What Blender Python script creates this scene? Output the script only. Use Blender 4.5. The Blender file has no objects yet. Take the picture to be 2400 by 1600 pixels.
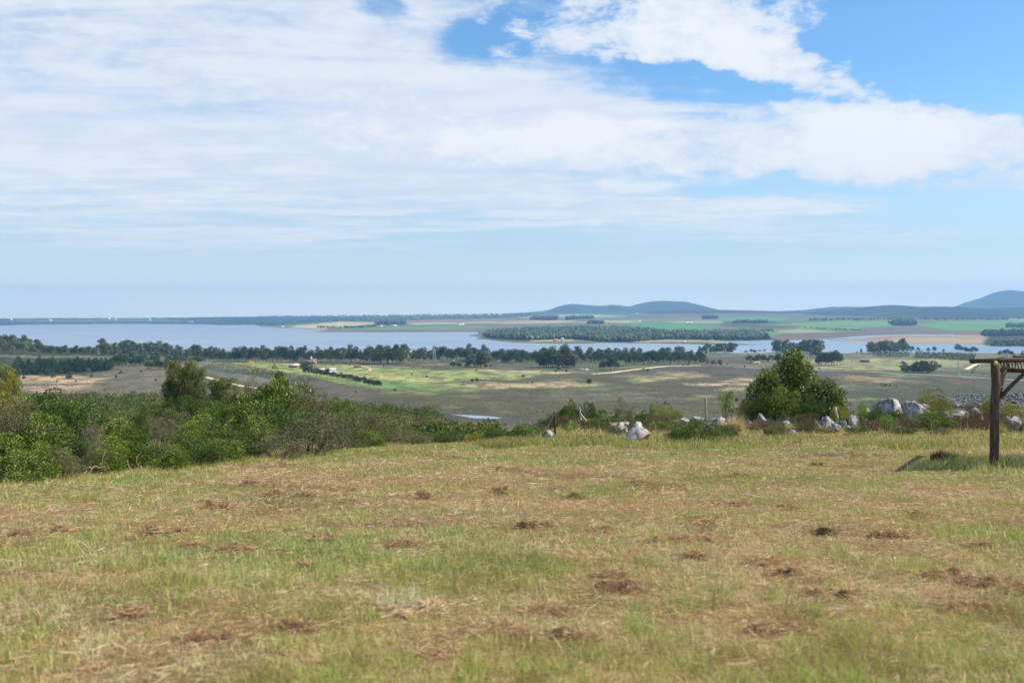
import bpy, bmesh, math
import numpy as np
from mathutils import Vector, Matrix

SC = bpy.context.scene
COL = SC.collection
F = 2400 * 35.0 / 36.0          # focal length in source pixels
HZ = 742.0                      # image row of the horizon
ZC = 80.0                       # eye height above the lake
rng = np.random.default_rng(7)
pi = math.pi

def S(r, g, b, k=1.0):
    """sRGB 0-255 -> linear"""
    o = []
    for c in (r, g, b):
        c = c / 255.0
        o.append((c / 12.92 if c <= 0.04045 else ((c + 0.055) / 1.055) ** 2.4) * k)
    return np.array(o)

# ------------------------------------------------------------------ camera
cam_d = bpy.data.cameras.new('camera')
cam = bpy.data.objects.new('camera', cam_d)
COL.objects.link(cam)
cam.location = (0, 0, ZC)
cam.rotation_euler = (pi / 2, 0, 0)
cam_d.lens = 35.0
cam_d.sensor_width = 36.0
cam_d.sensor_fit = 'HORIZONTAL'
cam_d.shift_y = (HZ - 800.0) / 2400.0
cam_d.clip_start = 0.1
cam_d.clip_end = 120000.0
cam_d.dof.use_dof = True
cam_d.dof.focus_distance = 60.0
cam_d.dof.aperture_fstop = 2.4
SC.camera = cam

# ------------------------------------------------------------------ sky and sun
SUN_AZ = math.radians(83)       # clockwise from the view direction (+Y)
SUN_EL = math.radians(46)
world = bpy.data.worlds.new('World')
SC.world = world
world.use_nodes = True
SKY_K = 0.088
HORIZON = (1.06, 1.05, 0.90)
MIDSKY = (0.545, 0.63, 0.645)
CLOUD_W = (0.69, 0.70, 0.71)
CLOUD_G = (0.56, 0.60, 0.68)
CLOUD_G2 = (0.52, 0.585, 0.685)
WT = world.node_tree
WT.nodes.clear()

def nd(t, typ, **kw):
    n = t.nodes.new(typ)
    for k, v in kw.items():
        setattr(n, k, v)
    return n

def math_n(t, op, a, b=None, c=None, clamp=False):
    n = t.nodes.new('ShaderNodeMath')
    n.operation = op
    n.use_clamp = clamp
    for i, v in enumerate((a, b, c)):
        if v is None:
            continue
        if isinstance(v, (int, float)):
            n.inputs[i].default_value = v
        else:
            t.links.new(v, n.inputs[i])
    return n.outputs[0]

def vmath(t, op, a, b=None):
    n = t.nodes.new('ShaderNodeVectorMath')
    n.operation = op
    for i, v in enumerate((a, b)):
        if v is None:
            continue
        if isinstance(v, tuple):
            n.inputs[i].default_value = v
        else:
            t.links.new(v, n.inputs[i])
    return n.outputs['Value'] if op in ('LENGTH', 'DOT_PRODUCT') else n.outputs['Vector']

def smooth(t, v, a, b, lo=0.0, hi=1.0):
    n = nd(t, 'ShaderNodeMapRange', interpolation_type='SMOOTHSTEP')
    t.links.new(v, n.inputs['Value'])
    for k, x in (('From Min', a), ('From Max', b), ('To Min', lo), ('To Max', hi)):
        n.inputs[k].default_value = x
    return n.outputs['Result']

def mixc(t, f, a, b, mode='MIX'):
    n = nd(t, 'ShaderNodeMix', data_type='RGBA', blend_type=mode)
    if isinstance(f, (int, float)):
        n.inputs['Factor'].default_value = f
    else:
        t.links.new(f, n.inputs['Factor'])
    for s, v in (('A', a), ('B', b)):
        sock = [i for i in n.inputs if i.name == s and i.type == 'RGBA'][0]
        if isinstance(v, (tuple, list, np.ndarray)):
            sock.default_value = (*[float(x) for x in v[:3]], 1.0)
        else:
            t.links.new(v, sock)
    return [o for o in n.outputs if o.type == 'RGBA'][0]

def noise_n(t, vec, scale, detail=4, rough=0.55, dist=0.0, dims='3D'):
    n = nd(t, 'ShaderNodeTexNoise', noise_dimensions=dims)
    n.inputs['Scale'].default_value = scale
    n.inputs['Detail'].default_value = detail
    n.inputs['Roughness'].default_value = rough
    n.inputs['Distortion'].default_value = dist
    t.links.new(vec, n.inputs['Vector'])
    return n.outputs['Fac']

def build_world():
    t = WT
    L = t.links
    tc = nd(t, 'ShaderNodeTexCoord')
    sky = nd(t, 'ShaderNodeTexSky', sky_type='NISHITA')
    sky.sun_disc = False
    sky.sun_elevation = SUN_EL
    sky.sun_rotation = SUN_AZ
    sky.altitude = 120
    sky.air_density = 1.0
    sky.dust_density = 0.6
    sky.ozone_density = 1.6
    d = vmath(t, 'NORMALIZE', tc.outputs['Generated'])
    sep = nd(t, 'ShaderNodeSeparateXYZ')
    L.new(d, sep.inputs[0])
    dx, dy, dz = sep.outputs
    az = math_n(t, 'ARCTAN2', dx, dy)
    el = math_n(t, 'ARCSINE', dz)
    comb = nd(t, 'ShaderNodeCombineXYZ')
    L.new(az, comb.inputs[0]); L.new(el, comb.inputs[1])
    ae = comb.outputs[0]                       # azimuth, elevation in radians
    # a flat cloud layer overhead
    dzc = math_n(t, 'MAXIMUM', math_n(t, 'ADD', dz, 0.035), 0.03)
    pc = nd(t, 'ShaderNodeCombineXYZ')
    L.new(math_n(t, 'DIVIDE', dx, dzc), pc.inputs[0])
    L.new(math_n(t, 'DIVIDE', dy, dzc), pc.inputs[1])
    p = pc.outputs[0]
    def mapped(vec, rot, sx, sy, off=(0, 0, 0)):
        m = nd(t, 'ShaderNodeMapping', vector_type='POINT')
        m.inputs['Rotation'].default_value = (0, 0, rot)
        m.inputs['Scale'].default_value = (sx, sy, 1)
        m.inputs['Location'].default_value = off
        L.new(vec, m.inputs['Vector'])
        return m.outputs[0]
    def scl(vec, x, y, z):
        return vmath(t, 'MULTIPLY', vec, (x, y, z))
    n_streak = noise_n(t, mapped(p, 0.18, 0.52, 1.25, (3.1, 1.7, 0)), 1.0, 8, 0.60, 0.6, '2D')
    n_band = noise_n(t, mapped(p, 0.12, 0.26, 0.62, (9.3, 4.1, 0)), 1.0, 5, 0.55, 0.4, '2D')
    n_rip = noise_n(t, mapped(p, 0.22, 1.9, 3.6, (1.0, 6.0, 0)), 1.0, 5, 0.6, 0.4, '2D')
    n_heap = noise_n(t, scl(d, 1.0, 1.0, 1.9), 8.5, 10, 0.66, 0.35)
    n_curd = noise_n(t, scl(d, 1.0, 1.0, 2.2), 30.0, 6, 0.62, 0.3)
    # warp of the large cloud outlines
    wn = nd(t, 'ShaderNodeTexNoise', noise_dimensions='3D')
    wn.inputs['Scale'].default_value = 7.0
    wn.inputs['Detail'].default_value = 7
    wn.inputs['Roughness'].default_value = 0.66
    L.new(scl(d, 1.0, 1.0, 1.7), wn.inputs['Vector'])
    wv = vmath(t, 'MULTIPLY', vmath(t, 'SUBTRACT', wn.outputs['Color'], (0.5, 0.5, 0.5)), (0.11, 0.055, 0))
    aew = vmath(t, 'ADD', ae, wv)
    def blob(px, py, rx, ry, rot=0.0, inner=0.35):
        """a soft ellipse on the sky, centre and radii given in picture columns and rows"""
        V = (px - 1200) / F; q = (HZ - py) / F
        a = math.atan(V); e = math.atan(q * math.cos(a))
        m = mapped(vmath(t, 'SUBTRACT', aew, (a, e, 0)), -rot, 1, 1)
        m2 = mapped(m, 0, F / rx, F / ry)
        return smooth(t, vmath(t, 'LENGTH', m2), 1.0, inner)
    def add(a, b): return math_n(t, 'ADD', a, b)
    def mul(a, b): return math_n(t, 'MULTIPLY', a, b)
    def total(start, lst):
        c = start
        for (px, py, rx, ry, rot, w) in lst:
            c = add(c, mul(blob(px, py, rx, ry, rot), w)) if not isinstance(c, float) else math_n(t, 'MULTIPLY_ADD', blob(px, py, rx, ry, rot), w, c)
        return c
    # high streaked veil, thick in the west
    cv = total(0.10, [
        (100, 60, 1650, 480, 0.0, 0.72),
        (200, 420, 1400, 260, 0.0, 0.46),
        (1150, 330, 800, 220, 0.05, 0.46),
        (1480, 500, 700, 85, -0.10, 0.50),
        (1750, 498, 480, 30, 0.0, 0.46),
        (500, 560, 420, 46, 0.0, 0.40),
        (1500, 290, 1000, 150, 0.0, 0.34),
        (2330, 90, 480, 230, -0.25, -0.6),
        (1630, 190, 340, 70, -0.10, -0.45),
        (1140, 100, 190, 80, 0.2, -0.6),
        (890, 25, 90, 55, 0.0, -0.5),
    ])
    vn_ = add(add(add(mul(n_streak, 0.40), mul(n_band, 0.24)), mul(n_rip, 0.18)), mul(n_curd, 0.18))
    veil = smooth(t, add(mul(math_n(t, 'SUBTRACT', vn_, 0.5), 3.6), cv), 0.05, 1.0)
    # curdled heaps and the band reaching east
    ch = total(-0.62, [
        (1300, 50, 430, 130, 0.0, 0.62),
        (1640, 40, 380, 190, 0.0, 0.70),
        (1640, 120, 260, 120, 0.0, 0.30),
        (1900, 200, 400, 105, -0.52, 0.85),
        (1600, 345, 950, 125, 0.0, 1.0),
        (2330, 370, 640, 120, -0.06, 0.95),
        (1350, 190, 110, 60, 0.0, 0.55),
        (1060, 290, 600, 150, 0.0, 0.62),
        (420, 220, 850, 300, 0.0, 0.46),
        (1610, 188, 310, 62, -0.10, -0.8),
        (2350, 90, 430, 165, -0.25, -0.9),
        (1120, 100, 120, 50, 0.3, -0.35),
    ])
    hn = add(mul(n_heap, 0.50), add(mul(n_curd, 0.40), mul(n_streak, 0.10)))
    hd = add(mul(math_n(t, 'SUBTRACT', hn, 0.5), 4.6), ch)
    heap = smooth(t, hd, -0.12, 0.40)
    fade = smooth(t, el, 0.025, 0.085, 0.0, 1.0)
    va = mul(mul(veil, 0.86), fade)
    ha = mul(mul(heap, 0.97), fade)
    skyc = mixc(t, 1.0, sky.outputs['Color'], (0.74, 1.13, 1.40), 'MULTIPLY')
    sky_s = vmath(t, 'MULTIPLY', skyc, (SKY_K, SKY_K, SKY_K))
    pale = smooth(t, el, 0.0, 0.24, 1.0, 0.0)
    hz_c = mixc(t, smooth(t, el, 0.0, 0.075, 1.0, 0.0), MIDSKY, HORIZON)
    sky_p = mixc(t, mul(pale, 0.88), sky_s, hz_c)
    vcol = mixc(t, smooth(t, add(vn_, mul(n_rip, 0.15)), 0.46, 0.68), CLOUD_G, CLOUD_W)
    hcol = mixc(t, smooth(t, hd, 0.05, 0.95), CLOUD_G2, CLOUD_W)
    final = mixc(t, ha, mixc(t, va, sky_p, vcol), hcol)
    bg = nd(t, 'ShaderNodeBackground')
    # the sky reaches the background already multiplied by 0.088; below the horizon a ground tone
    L.new(final, bg.inputs['Color'])
    bg.inputs['Strength'].default_value = 1.0
    out = nd(t, 'ShaderNodeOutputWorld')
    L.new(bg.outputs[0], out.inputs['Surface'])
build_world()

sun_d = bpy.data.lights.new('sun', 'SUN')
sun_d.energy = 4.9
sun_d.angle = math.radians(0.8)
sun_d.color = (1.0, 0.945, 0.86)
sun = bpy.data.objects.new('sun', sun_d)
COL.objects.link(sun)
sdir = Vector((math.sin(SUN_AZ) * math.cos(SUN_EL), math.cos(SUN_AZ) * math.cos(SUN_EL), math.sin(SUN_EL)))
sun.rotation_euler = sdir.to_track_quat('Z', 'Y').to_euler()
sun.location = (60, 10, 140)
vs = SC.view_settings
vs.view_transform = 'Standard'
vs.look = 'None'
vs.exposure = 0.45
vs.gamma = 1.0
vs.use_curve_mapping = False
SC.render.engine = 'CYCLES'
cy = SC.cycles
cy.use_denoising = True
cy.max_bounces = 6
cy.diffuse_bounces = 3
cy.glossy_bounces = 2
cy.transmission_bounces = 3
cy.transparent_max_bounces = 6
cy.volume_bounces = 0
cy.use_adaptive_sampling = True
cy.adaptive_threshold = 0.012

# ------------------------------------------------------------------ small helpers
def tag(o, label=None, cat=None, group=None, kind=None):
    if label: o['label'] = label
    if cat: o['category'] = cat
    if group: o['group'] = group
    if kind: o['kind'] = kind
    return o

def link(name, me, parent=None, loc=None):
    o = bpy.data.objects.new(name, me)
    COL.objects.link(o)
    if parent is not None: o.parent = parent
    if loc is not None: o.location = loc
    return o

def empty(name, loc, rz=0.0):
    o = bpy.data.objects.new(name, None)
    o.empty_display_size = 0.3
    COL.objects.link(o)
    o.location = loc
    o.rotation_euler = (0, 0, rz)
    return o

def mesh_np(name, V, faces, mat, col=None, smooth_sh=False):
    """faces: list of int arrays (n,3) or (n,4)"""
    me = bpy.data.meshes.new(name)
    V = np.asarray(V, dtype=np.float32)
    me.vertices.add(len(V))
    me.vertices.foreach_set('co', V.ravel())
    if not isinstance(faces, list): faces = [faces]
    faces = [np.asarray(f, dtype=np.int32) for f in faces if len(f)]
    loops = np.concatenate([f.ravel() for f in faces])
    starts = []; s = 0
    for f in faces:
        n, k = f.shape
        starts.append(s + np.arange(n, dtype=np.int32) * k); s += n * k
    starts = np.concatenate(starts)
    me.loops.add(len(loops))
    me.loops.foreach_set('vertex_index', loops)
    me.polygons.add(len(starts))
    me.polygons.foreach_set('loop_start', starts)
    if smooth_sh: me.polygons.foreach_set('use_smooth', np.ones(len(starts), dtype=bool))
    if col is not None:
        ca = me.color_attributes.new('Col', 'FLOAT_COLOR', 'POINT')
        c = np.ones((len(V), 4), dtype=np.float32)
        c[:, :3] = col
        ca.data.foreach_set('color', c.ravel())
    me.update(calc_edges=True)
    if mat is not None: me.materials.append(mat)
    return me

_R = np.random.default_rng(3).random((256, 256))
def vn(x, y):
    x = np.asarray(x, float); y = np.asarray(y, float)
    xi = np.floor(x).astype(int); yi = np.floor(y).astype(int)
    fx = x - xi; fy = y - yi
    fx = fx * fx * (3 - 2 * fx); fy = fy * fy * (3 - 2 * fy)
    a = _R[xi & 255, yi & 255]; b = _R[(xi + 1) & 255, yi & 255]
    c = _R[xi & 255, (yi + 1) & 255]; d = _R[(xi + 1) & 255, (yi + 1) & 255]
    return (a * (1 - fx) + b * fx) * (1 - fy) + (c * (1 - fx) + d * fx) * fy
def fbm(x, y, o=4, seed=0.0):
    s = 0; a = 0.5; n = 0
    x = np.asarray(x, float) + seed * 17.3; y = np.asarray(y, float) + seed * 31.7
    for _ in range(o):
        s = s + a * vn(x, y); n += a
        x = x * 2.03 + 5.1; y = y * 2.03 + 9.7; a *= 0.5
    return s / n
def sstep(a, b, x):
    t = np.clip((np.asarray(x, float) - a) / (b - a), 0, 1)
    return t * t * (3 - 2 * t)
def in_poly(px, py, poly):
    px = np.asarray(px); py = np.asarray(py)
    inside = np.zeros(px.shape, bool)
    n = len(poly)
    for i in range(n):
        x1, y1 = poly[i]; x2, y2 = poly[(i + 1) % n]
        if y1 == y2: continue
        c = (y1 > py) != (y2 > py)
        inside ^= c & (px < (x2 - x1) * (py - y1) / (y2 - y1) + x1)
    return inside

# ------------------------------------------------------------------ the lie of the land (depth below the eye)
CRX = [-1200, 0, 200, 400, 600, 790, 1000, 1130, 1250, 1400, 1600, 3600]
CRY = [14.6, 14.6, 16.1, 18, 20, 23, 25, 28, 36, 46, 50, 50]
KY = np.array([60, 100, 200, 300, 380, 450, 560, 650, 780, 950, 1150, 1450, 1800, 2150, 2300, 2700.])
KX = np.array([-1500, 0, 250, 450, 800, 1000, 1150, 1300, 3900.])
KD = np.array([
 [7, 11, 18.7, 25.5, 30.6, 38, 48, 55, 58, 57, 54, 48, 42, 75, 82, 86],
 [7, 11, 18.7, 25.5, 30.6, 38, 48, 55, 58, 57, 54, 50, 44, 75, 82, 86],
 [7, 11, 18.7, 25.5, 30.6, 38, 48, 55, 58, 58, 57, 56, 62, 78, 82, 86],
 [7, 11, 18.7, 25.5, 31, 39, 50, 56, 59, 60, 62, 66, 72, 79, 82, 86],
 [7, 11.5, 19.5, 28, 36, 45, 56, 59, 60, 62, 65, 68, 72, 79, 82, 86],
 [7.5, 12, 20, 30, 40, 48, 57, 60, 61, 62.5, 65, 68, 72, 79, 82, 86],
 [7.5, 13, 27, 42, 51, 56, 58.5, 60, 61, 62.5, 65, 68, 72, 79, 82, 86],
 [7.8, 14, 29, 44, 53, 57, 59, 60, 61, 62.5, 65, 68, 72, 79, 82, 86],
 [7.8, 14, 29, 44, 53, 57, 59, 60, 61, 62.5, 65, 68, 72, 79, 82, 86]])
def plane_D(y):
    y = np.asarray(y, float)
    return np.where(y > 0, 1.34 + 0.078 * y, 1.34 + 0.03 * y)
def D_at(px, y):
    """drop below eye level at picture column px and distance y"""
    px = np.asarray(px, float); y = np.asarray(y, float)
    px, y = np.broadcast_arrays(px, y)
    yc = np.interp(px, CRX, CRY)
    pl = plane_D(y)
    # table part, bilinear
    k = np.clip(np.searchsorted(KX, px) - 1, 0, len(KX) - 2)
    f = np.clip((px - KX[k]) / (KX[k + 1] - KX[k]), 0, 1); f = f * f * (3 - 2 * f)
    j = np.clip(np.searchsorted(KY, y) - 1, 0, len(KY) - 2)
    g = np.clip((y - KY[j]) / (KY[j + 1] - KY[j]), 0, 1)
    tab = (KD[k, j] * (1 - g) + KD[k, j + 1] * g) * (1 - f) + (KD[k + 1, j] * (1 - g) + KD[k + 1, j + 1] * g) * f
    d60 = KD[k, 0] * (1 - f) + KD[k + 1, 0] * f
    dc = plane_D(yc)
    mid = dc + (d60 - dc) * np.clip((y - yc) / np.maximum(60 - yc, 1), 0, 1)
    return np.where(y <= yc, pl, np.where(y < 60, mid, tab))
def gz(x, y):
    x = np.asarray(x, float); y = np.asarray(y, float)
    yy = np.maximum(y, 4.0)
    px = np.clip(1200 + F * x / yy, -1500, 3900)
    z = ZC - D_at(px, y)
    amp = np.clip((y - 30) / 300, 0, 1)
    z = z + amp * (fbm(x / 90, y / 90, 3, 1) - 0.5) * 2.0
    near = np.clip((70 - y) / 20, 0, 1)
    z = z + near * ((fbm(x / 1.3, y / 1.3, 3, 4) - 0.5) * 0.10 + (fbm(x / 5, y / 5, 2, 5) - 0.5) * 0.12)
    return z
def at(px, y):
    x = (px - 1200) / F * y
    return Vector((x, y, float(gz(x, y))))
def hit(px, py, lo=480.0, hi=2400.0):
    """first ground point seen at a picture point beyond distance lo"""
    ys = np.geomspace(lo, hi, 1500)
    xs = (px - 1200) / F * ys
    g = gz(xs, ys)
    ray = ZC - (py - HZ) / F * ys
    w = np.nonzero(ray <= g)[0]
    i = int(w[0]) if len(w) else int(np.argmin(np.abs(ray - g)))
    return Vector((float(xs[i]), float(ys[i]), float(g[i])))
# ------------------------------------------------------------------ materials
def new_mat(name):
    m = bpy.data.materials.new(name)
    m.use_nodes = True
    t = m.node_tree
    t.nodes.clear()
    return m, t
def col_attr(t):
    a = nd(t, 'ShaderNodeVertexColor', layer_name='Col')
    return a.outputs['Color']
def principled(t, base, rough=0.8, spec=0.3, normal=None):
    p = nd(t, 'ShaderNodeBsdfPrincipled')
    if isinstance(base, (tuple, list, np.ndarray)):
        p.inputs['Base Color'].default_value = (*[float(v) for v in base[:3]], 1)
    else:
        t.links.new(base, p.inputs['Base Color'])
    if isinstance(rough, (int, float)): p.inputs['Roughness'].default_value = rough
    else: t.links.new(rough, p.inputs['Roughness'])
    p.inputs['Specular IOR Level'].default_value = spec
    if normal is not None: t.links.new(normal, p.inputs['Normal'])
    return p
def finish(t, sh):
    o = nd(t, 'ShaderNodeOutputMaterial')
    t.links.new(sh, o.inputs['Surface'])
def bump(t, h, strength=0.5, dist=0.1):
    b = nd(t, 'ShaderNodeBump')
    b.inputs['Strength'].default_value = strength
    b.inputs['Distance'].default_value = dist
    t.links.new(h, b.inputs['Height'])
    return b.outputs[0]
def objco(t):
    return nd(t, 'ShaderNodeTexCoord').outputs['Object']
def geo_pos(t):
    return nd(t, 'ShaderNodeNewGeometry').outputs['Position']
def scaled(t, vec, s):
    m = nd(t, 'ShaderNodeMapping')
    m.inputs['Scale'].default_value = s
    t.links.new(vec, m.inputs['Vector'])
    return m.outputs[0]

def leaf_mat(name, rough=0.5, spec=0.35, trans=0.3, vary=0.25):
    m, t = new_mat(name)
    c = col_attr(t)
    oi = nd(t, 'ShaderNodeObjectInfo')
    k = math_n(t, 'ADD', math_n(t, 'MULTIPLY', oi.outputs['Random'], vary * 2), 1.0 - vary)
    hs = nd(t, 'ShaderNodeHueSaturation')
    hs.inputs['Hue'].default_value = 0.5
    t.links.new(math_n(t, 'ADD', math_n(t, 'MULTIPLY', oi.outputs['Random'], -0.014), 0.504), hs.inputs['Hue'])
    t.links.new(k, hs.inputs['Value'])
    t.links.new(c, hs.inputs['Color'])
    p = principled(t, hs.outputs[0], rough, spec)
    tr = nd(t, 'ShaderNodeBsdfTranslucent')
    t.links.new(mixc(t, 1.0, hs.outputs[0], (1.14, 1.2, 0.74), 'MULTIPLY'), tr.inputs['Color'])
    mx = nd(t, 'ShaderNodeMixShader')
    mx.inputs[0].default_value = trans
    t.links.new(p.outputs[0], mx.inputs[1]); t.links.new(tr.outputs[0], mx.inputs[2])
    finish(t, mx.outputs[0])
    return m
def plain_mat(name, col, rough=0.8, spec=0.25, nscale=0, namp=0.3, metallic=0):
    m, t = new_mat(name)
    base = col
    if nscale:
        f = noise_n(t, objco(t), nscale, 5, 0.6)
        base = mixc(t, f, np.array(col) * (1 - namp), np.minimum(np.array(col) * (1 + namp), 0.95))
    p = principled(t, base, rough, spec)
    p.inputs['Metallic'].default_value = metallic
    finish(t, p.outputs[0])
    return m
def bark_mat(name, c1, c2, scale=18):
    m, t = new_mat(name)
    v = scaled(t, objco(t), (scale, scale, scale * 0.12))
    f = noise_n(t, v, 1.0, 6, 0.65, 0.4)
    f2 = noise_n(t, objco(t), 2.2, 3)
    base = mixc(t, smooth(t, f, 0.3, 0.7), c1, c2)
    base = mixc(t, math_n(t, 'MULTIPLY', f2, 0.35), base, np.array(c1) * 0.6)
    p = principled(t, base, 0.85, 0.2, bump(t, f, 0.7, 0.02))
    finish(t, p.outputs[0])
    return m

M_LEAF = leaf_mat('leaf_glossy', 0.5, 0.22, 0.12, 0.14)
M_LEAFD = leaf_mat('leaf_dull', 0.7, 0.12, 0.10, 0.14)
M_FAR = leaf_mat('leaf_far', 0.85, 0.05, 0.12, 0.36)
M_SCRUB = leaf_mat('leaf_scrub', 0.75, 0.12, 0.18, 0.0)
M_GRASS = leaf_mat('grass_blade', 0.6, 0.2, 0.3, 0.0)
M_TWIG = bark_mat('bark_grey_brown', S(92, 78, 66), S(58, 48, 42), 20)
M_EUC = bark_mat('bark_pale', S(170, 155, 135), S(120, 100, 84), 9)
M_FTRUNK = plain_mat('bark_far', S(120, 112, 100), 0.9, 0.1, 0.6, 0.3)

def ground_mat(name, s1, s2, amp, bscale, bdist):
    m, t = new_mat(name)
    c = col_attr(t)
    g = geo_pos(t)
    f = noise_n(t, g, s1, 6, 0.65)
    f2 = noise_n(t, g, s2, 4, 0.6)
    k = math_n(t, 'ADD', math_n(t, 'MULTIPLY', math_n(t, 'ADD', math_n(t, 'MULTIPLY', f, 0.6), math_n(t, 'MULTIPLY', f2, 0.4)), amp * 2), 1 - amp)
    kk = nd(t, 'ShaderNodeCombineXYZ')
    for i in range(3): t.links.new(k, kk.inputs[i])
    base = vmath(t, 'MULTIPLY', c, kk.outputs[0])
    p = principled(t, base, 0.95, 0.08, bump(t, noise_n(t, g, bscale, 4, 0.6), 0.6, bdist))
    finish(t, p.outputs[0])
    return m
M_MEADOW = ground_mat('meadow_soil', 9.0, 1.1, 0.45, 14.0, 0.06)
M_HILLS = ground_mat('scrub_soil', 0.8, 0.11, 0.6, 0.5, 0.8)
M_VALLEY = ground_mat('valley_ground', 0.22, 0.035, 0.55, 0.25, 1.0)
M_FARLAND = ground_mat('far_fields', 0.012, 0.0035, 0.35, 0.01, 6.0)
M_HILL = ground_mat('hill_ground', 0.006, 0.0017, 0.4, 0.008, 20.0)

# ------------------------------------------------------------------ painting the ground by what grows on it
def paint(px, py, base, polys, jx=9.0, jy=1.6, fx=0.02, fy=0.12, sat=1.0, gain=1.0):
    px, py = np.broadcast_arrays(px, py)
    acc = np.zeros(px.shape + (3,))
    jxv = (fbm(px * fx, py * fy, 4, 2) - 0.5) * 2 * jx
    jyv = (fbm(px * fx + 40, py * fy + 11, 4, 3) - 0.5) * 2 * jy
    hf = (fbm(px * 0.22, py * 0.9, 3, 6) - 0.5) * 2
    offs = [(0, 0), (1, 0.35), (-1, -0.3), (0.5, -0.7), (-0.6, 0.75)]
    for k, (ox, oy) in enumerate(offs):
        c = np.empty(px.shape + (3,)); c[:] = base
        qx = px + jxv + ox * jx * 0.7 + hf * jx * 0.8
        qy = py + jyv + oy * jy * 0.5 + hf * jy * 0.6
        for col, poly in polys:
            ys_ = [p[1] for p in poly]; xs_ = [p[0] for p in poly]
            m = (qx > min(xs_)) & (qx < max(xs_)) & (qy > min(ys_)) & (qy < max(ys_))
            if not m.any(): continue
            w = np.zeros(px.shape, bool)
            w[m] = in_poly(qx[m], qy[m], poly)
            c[w] = col
        acc += c
    out = acc / len(offs)
    m = out.mean(-1, keepdims=True)
    return (m + (out - m) * sat) * gain
HEATH = S(108, 104, 79)
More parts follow.
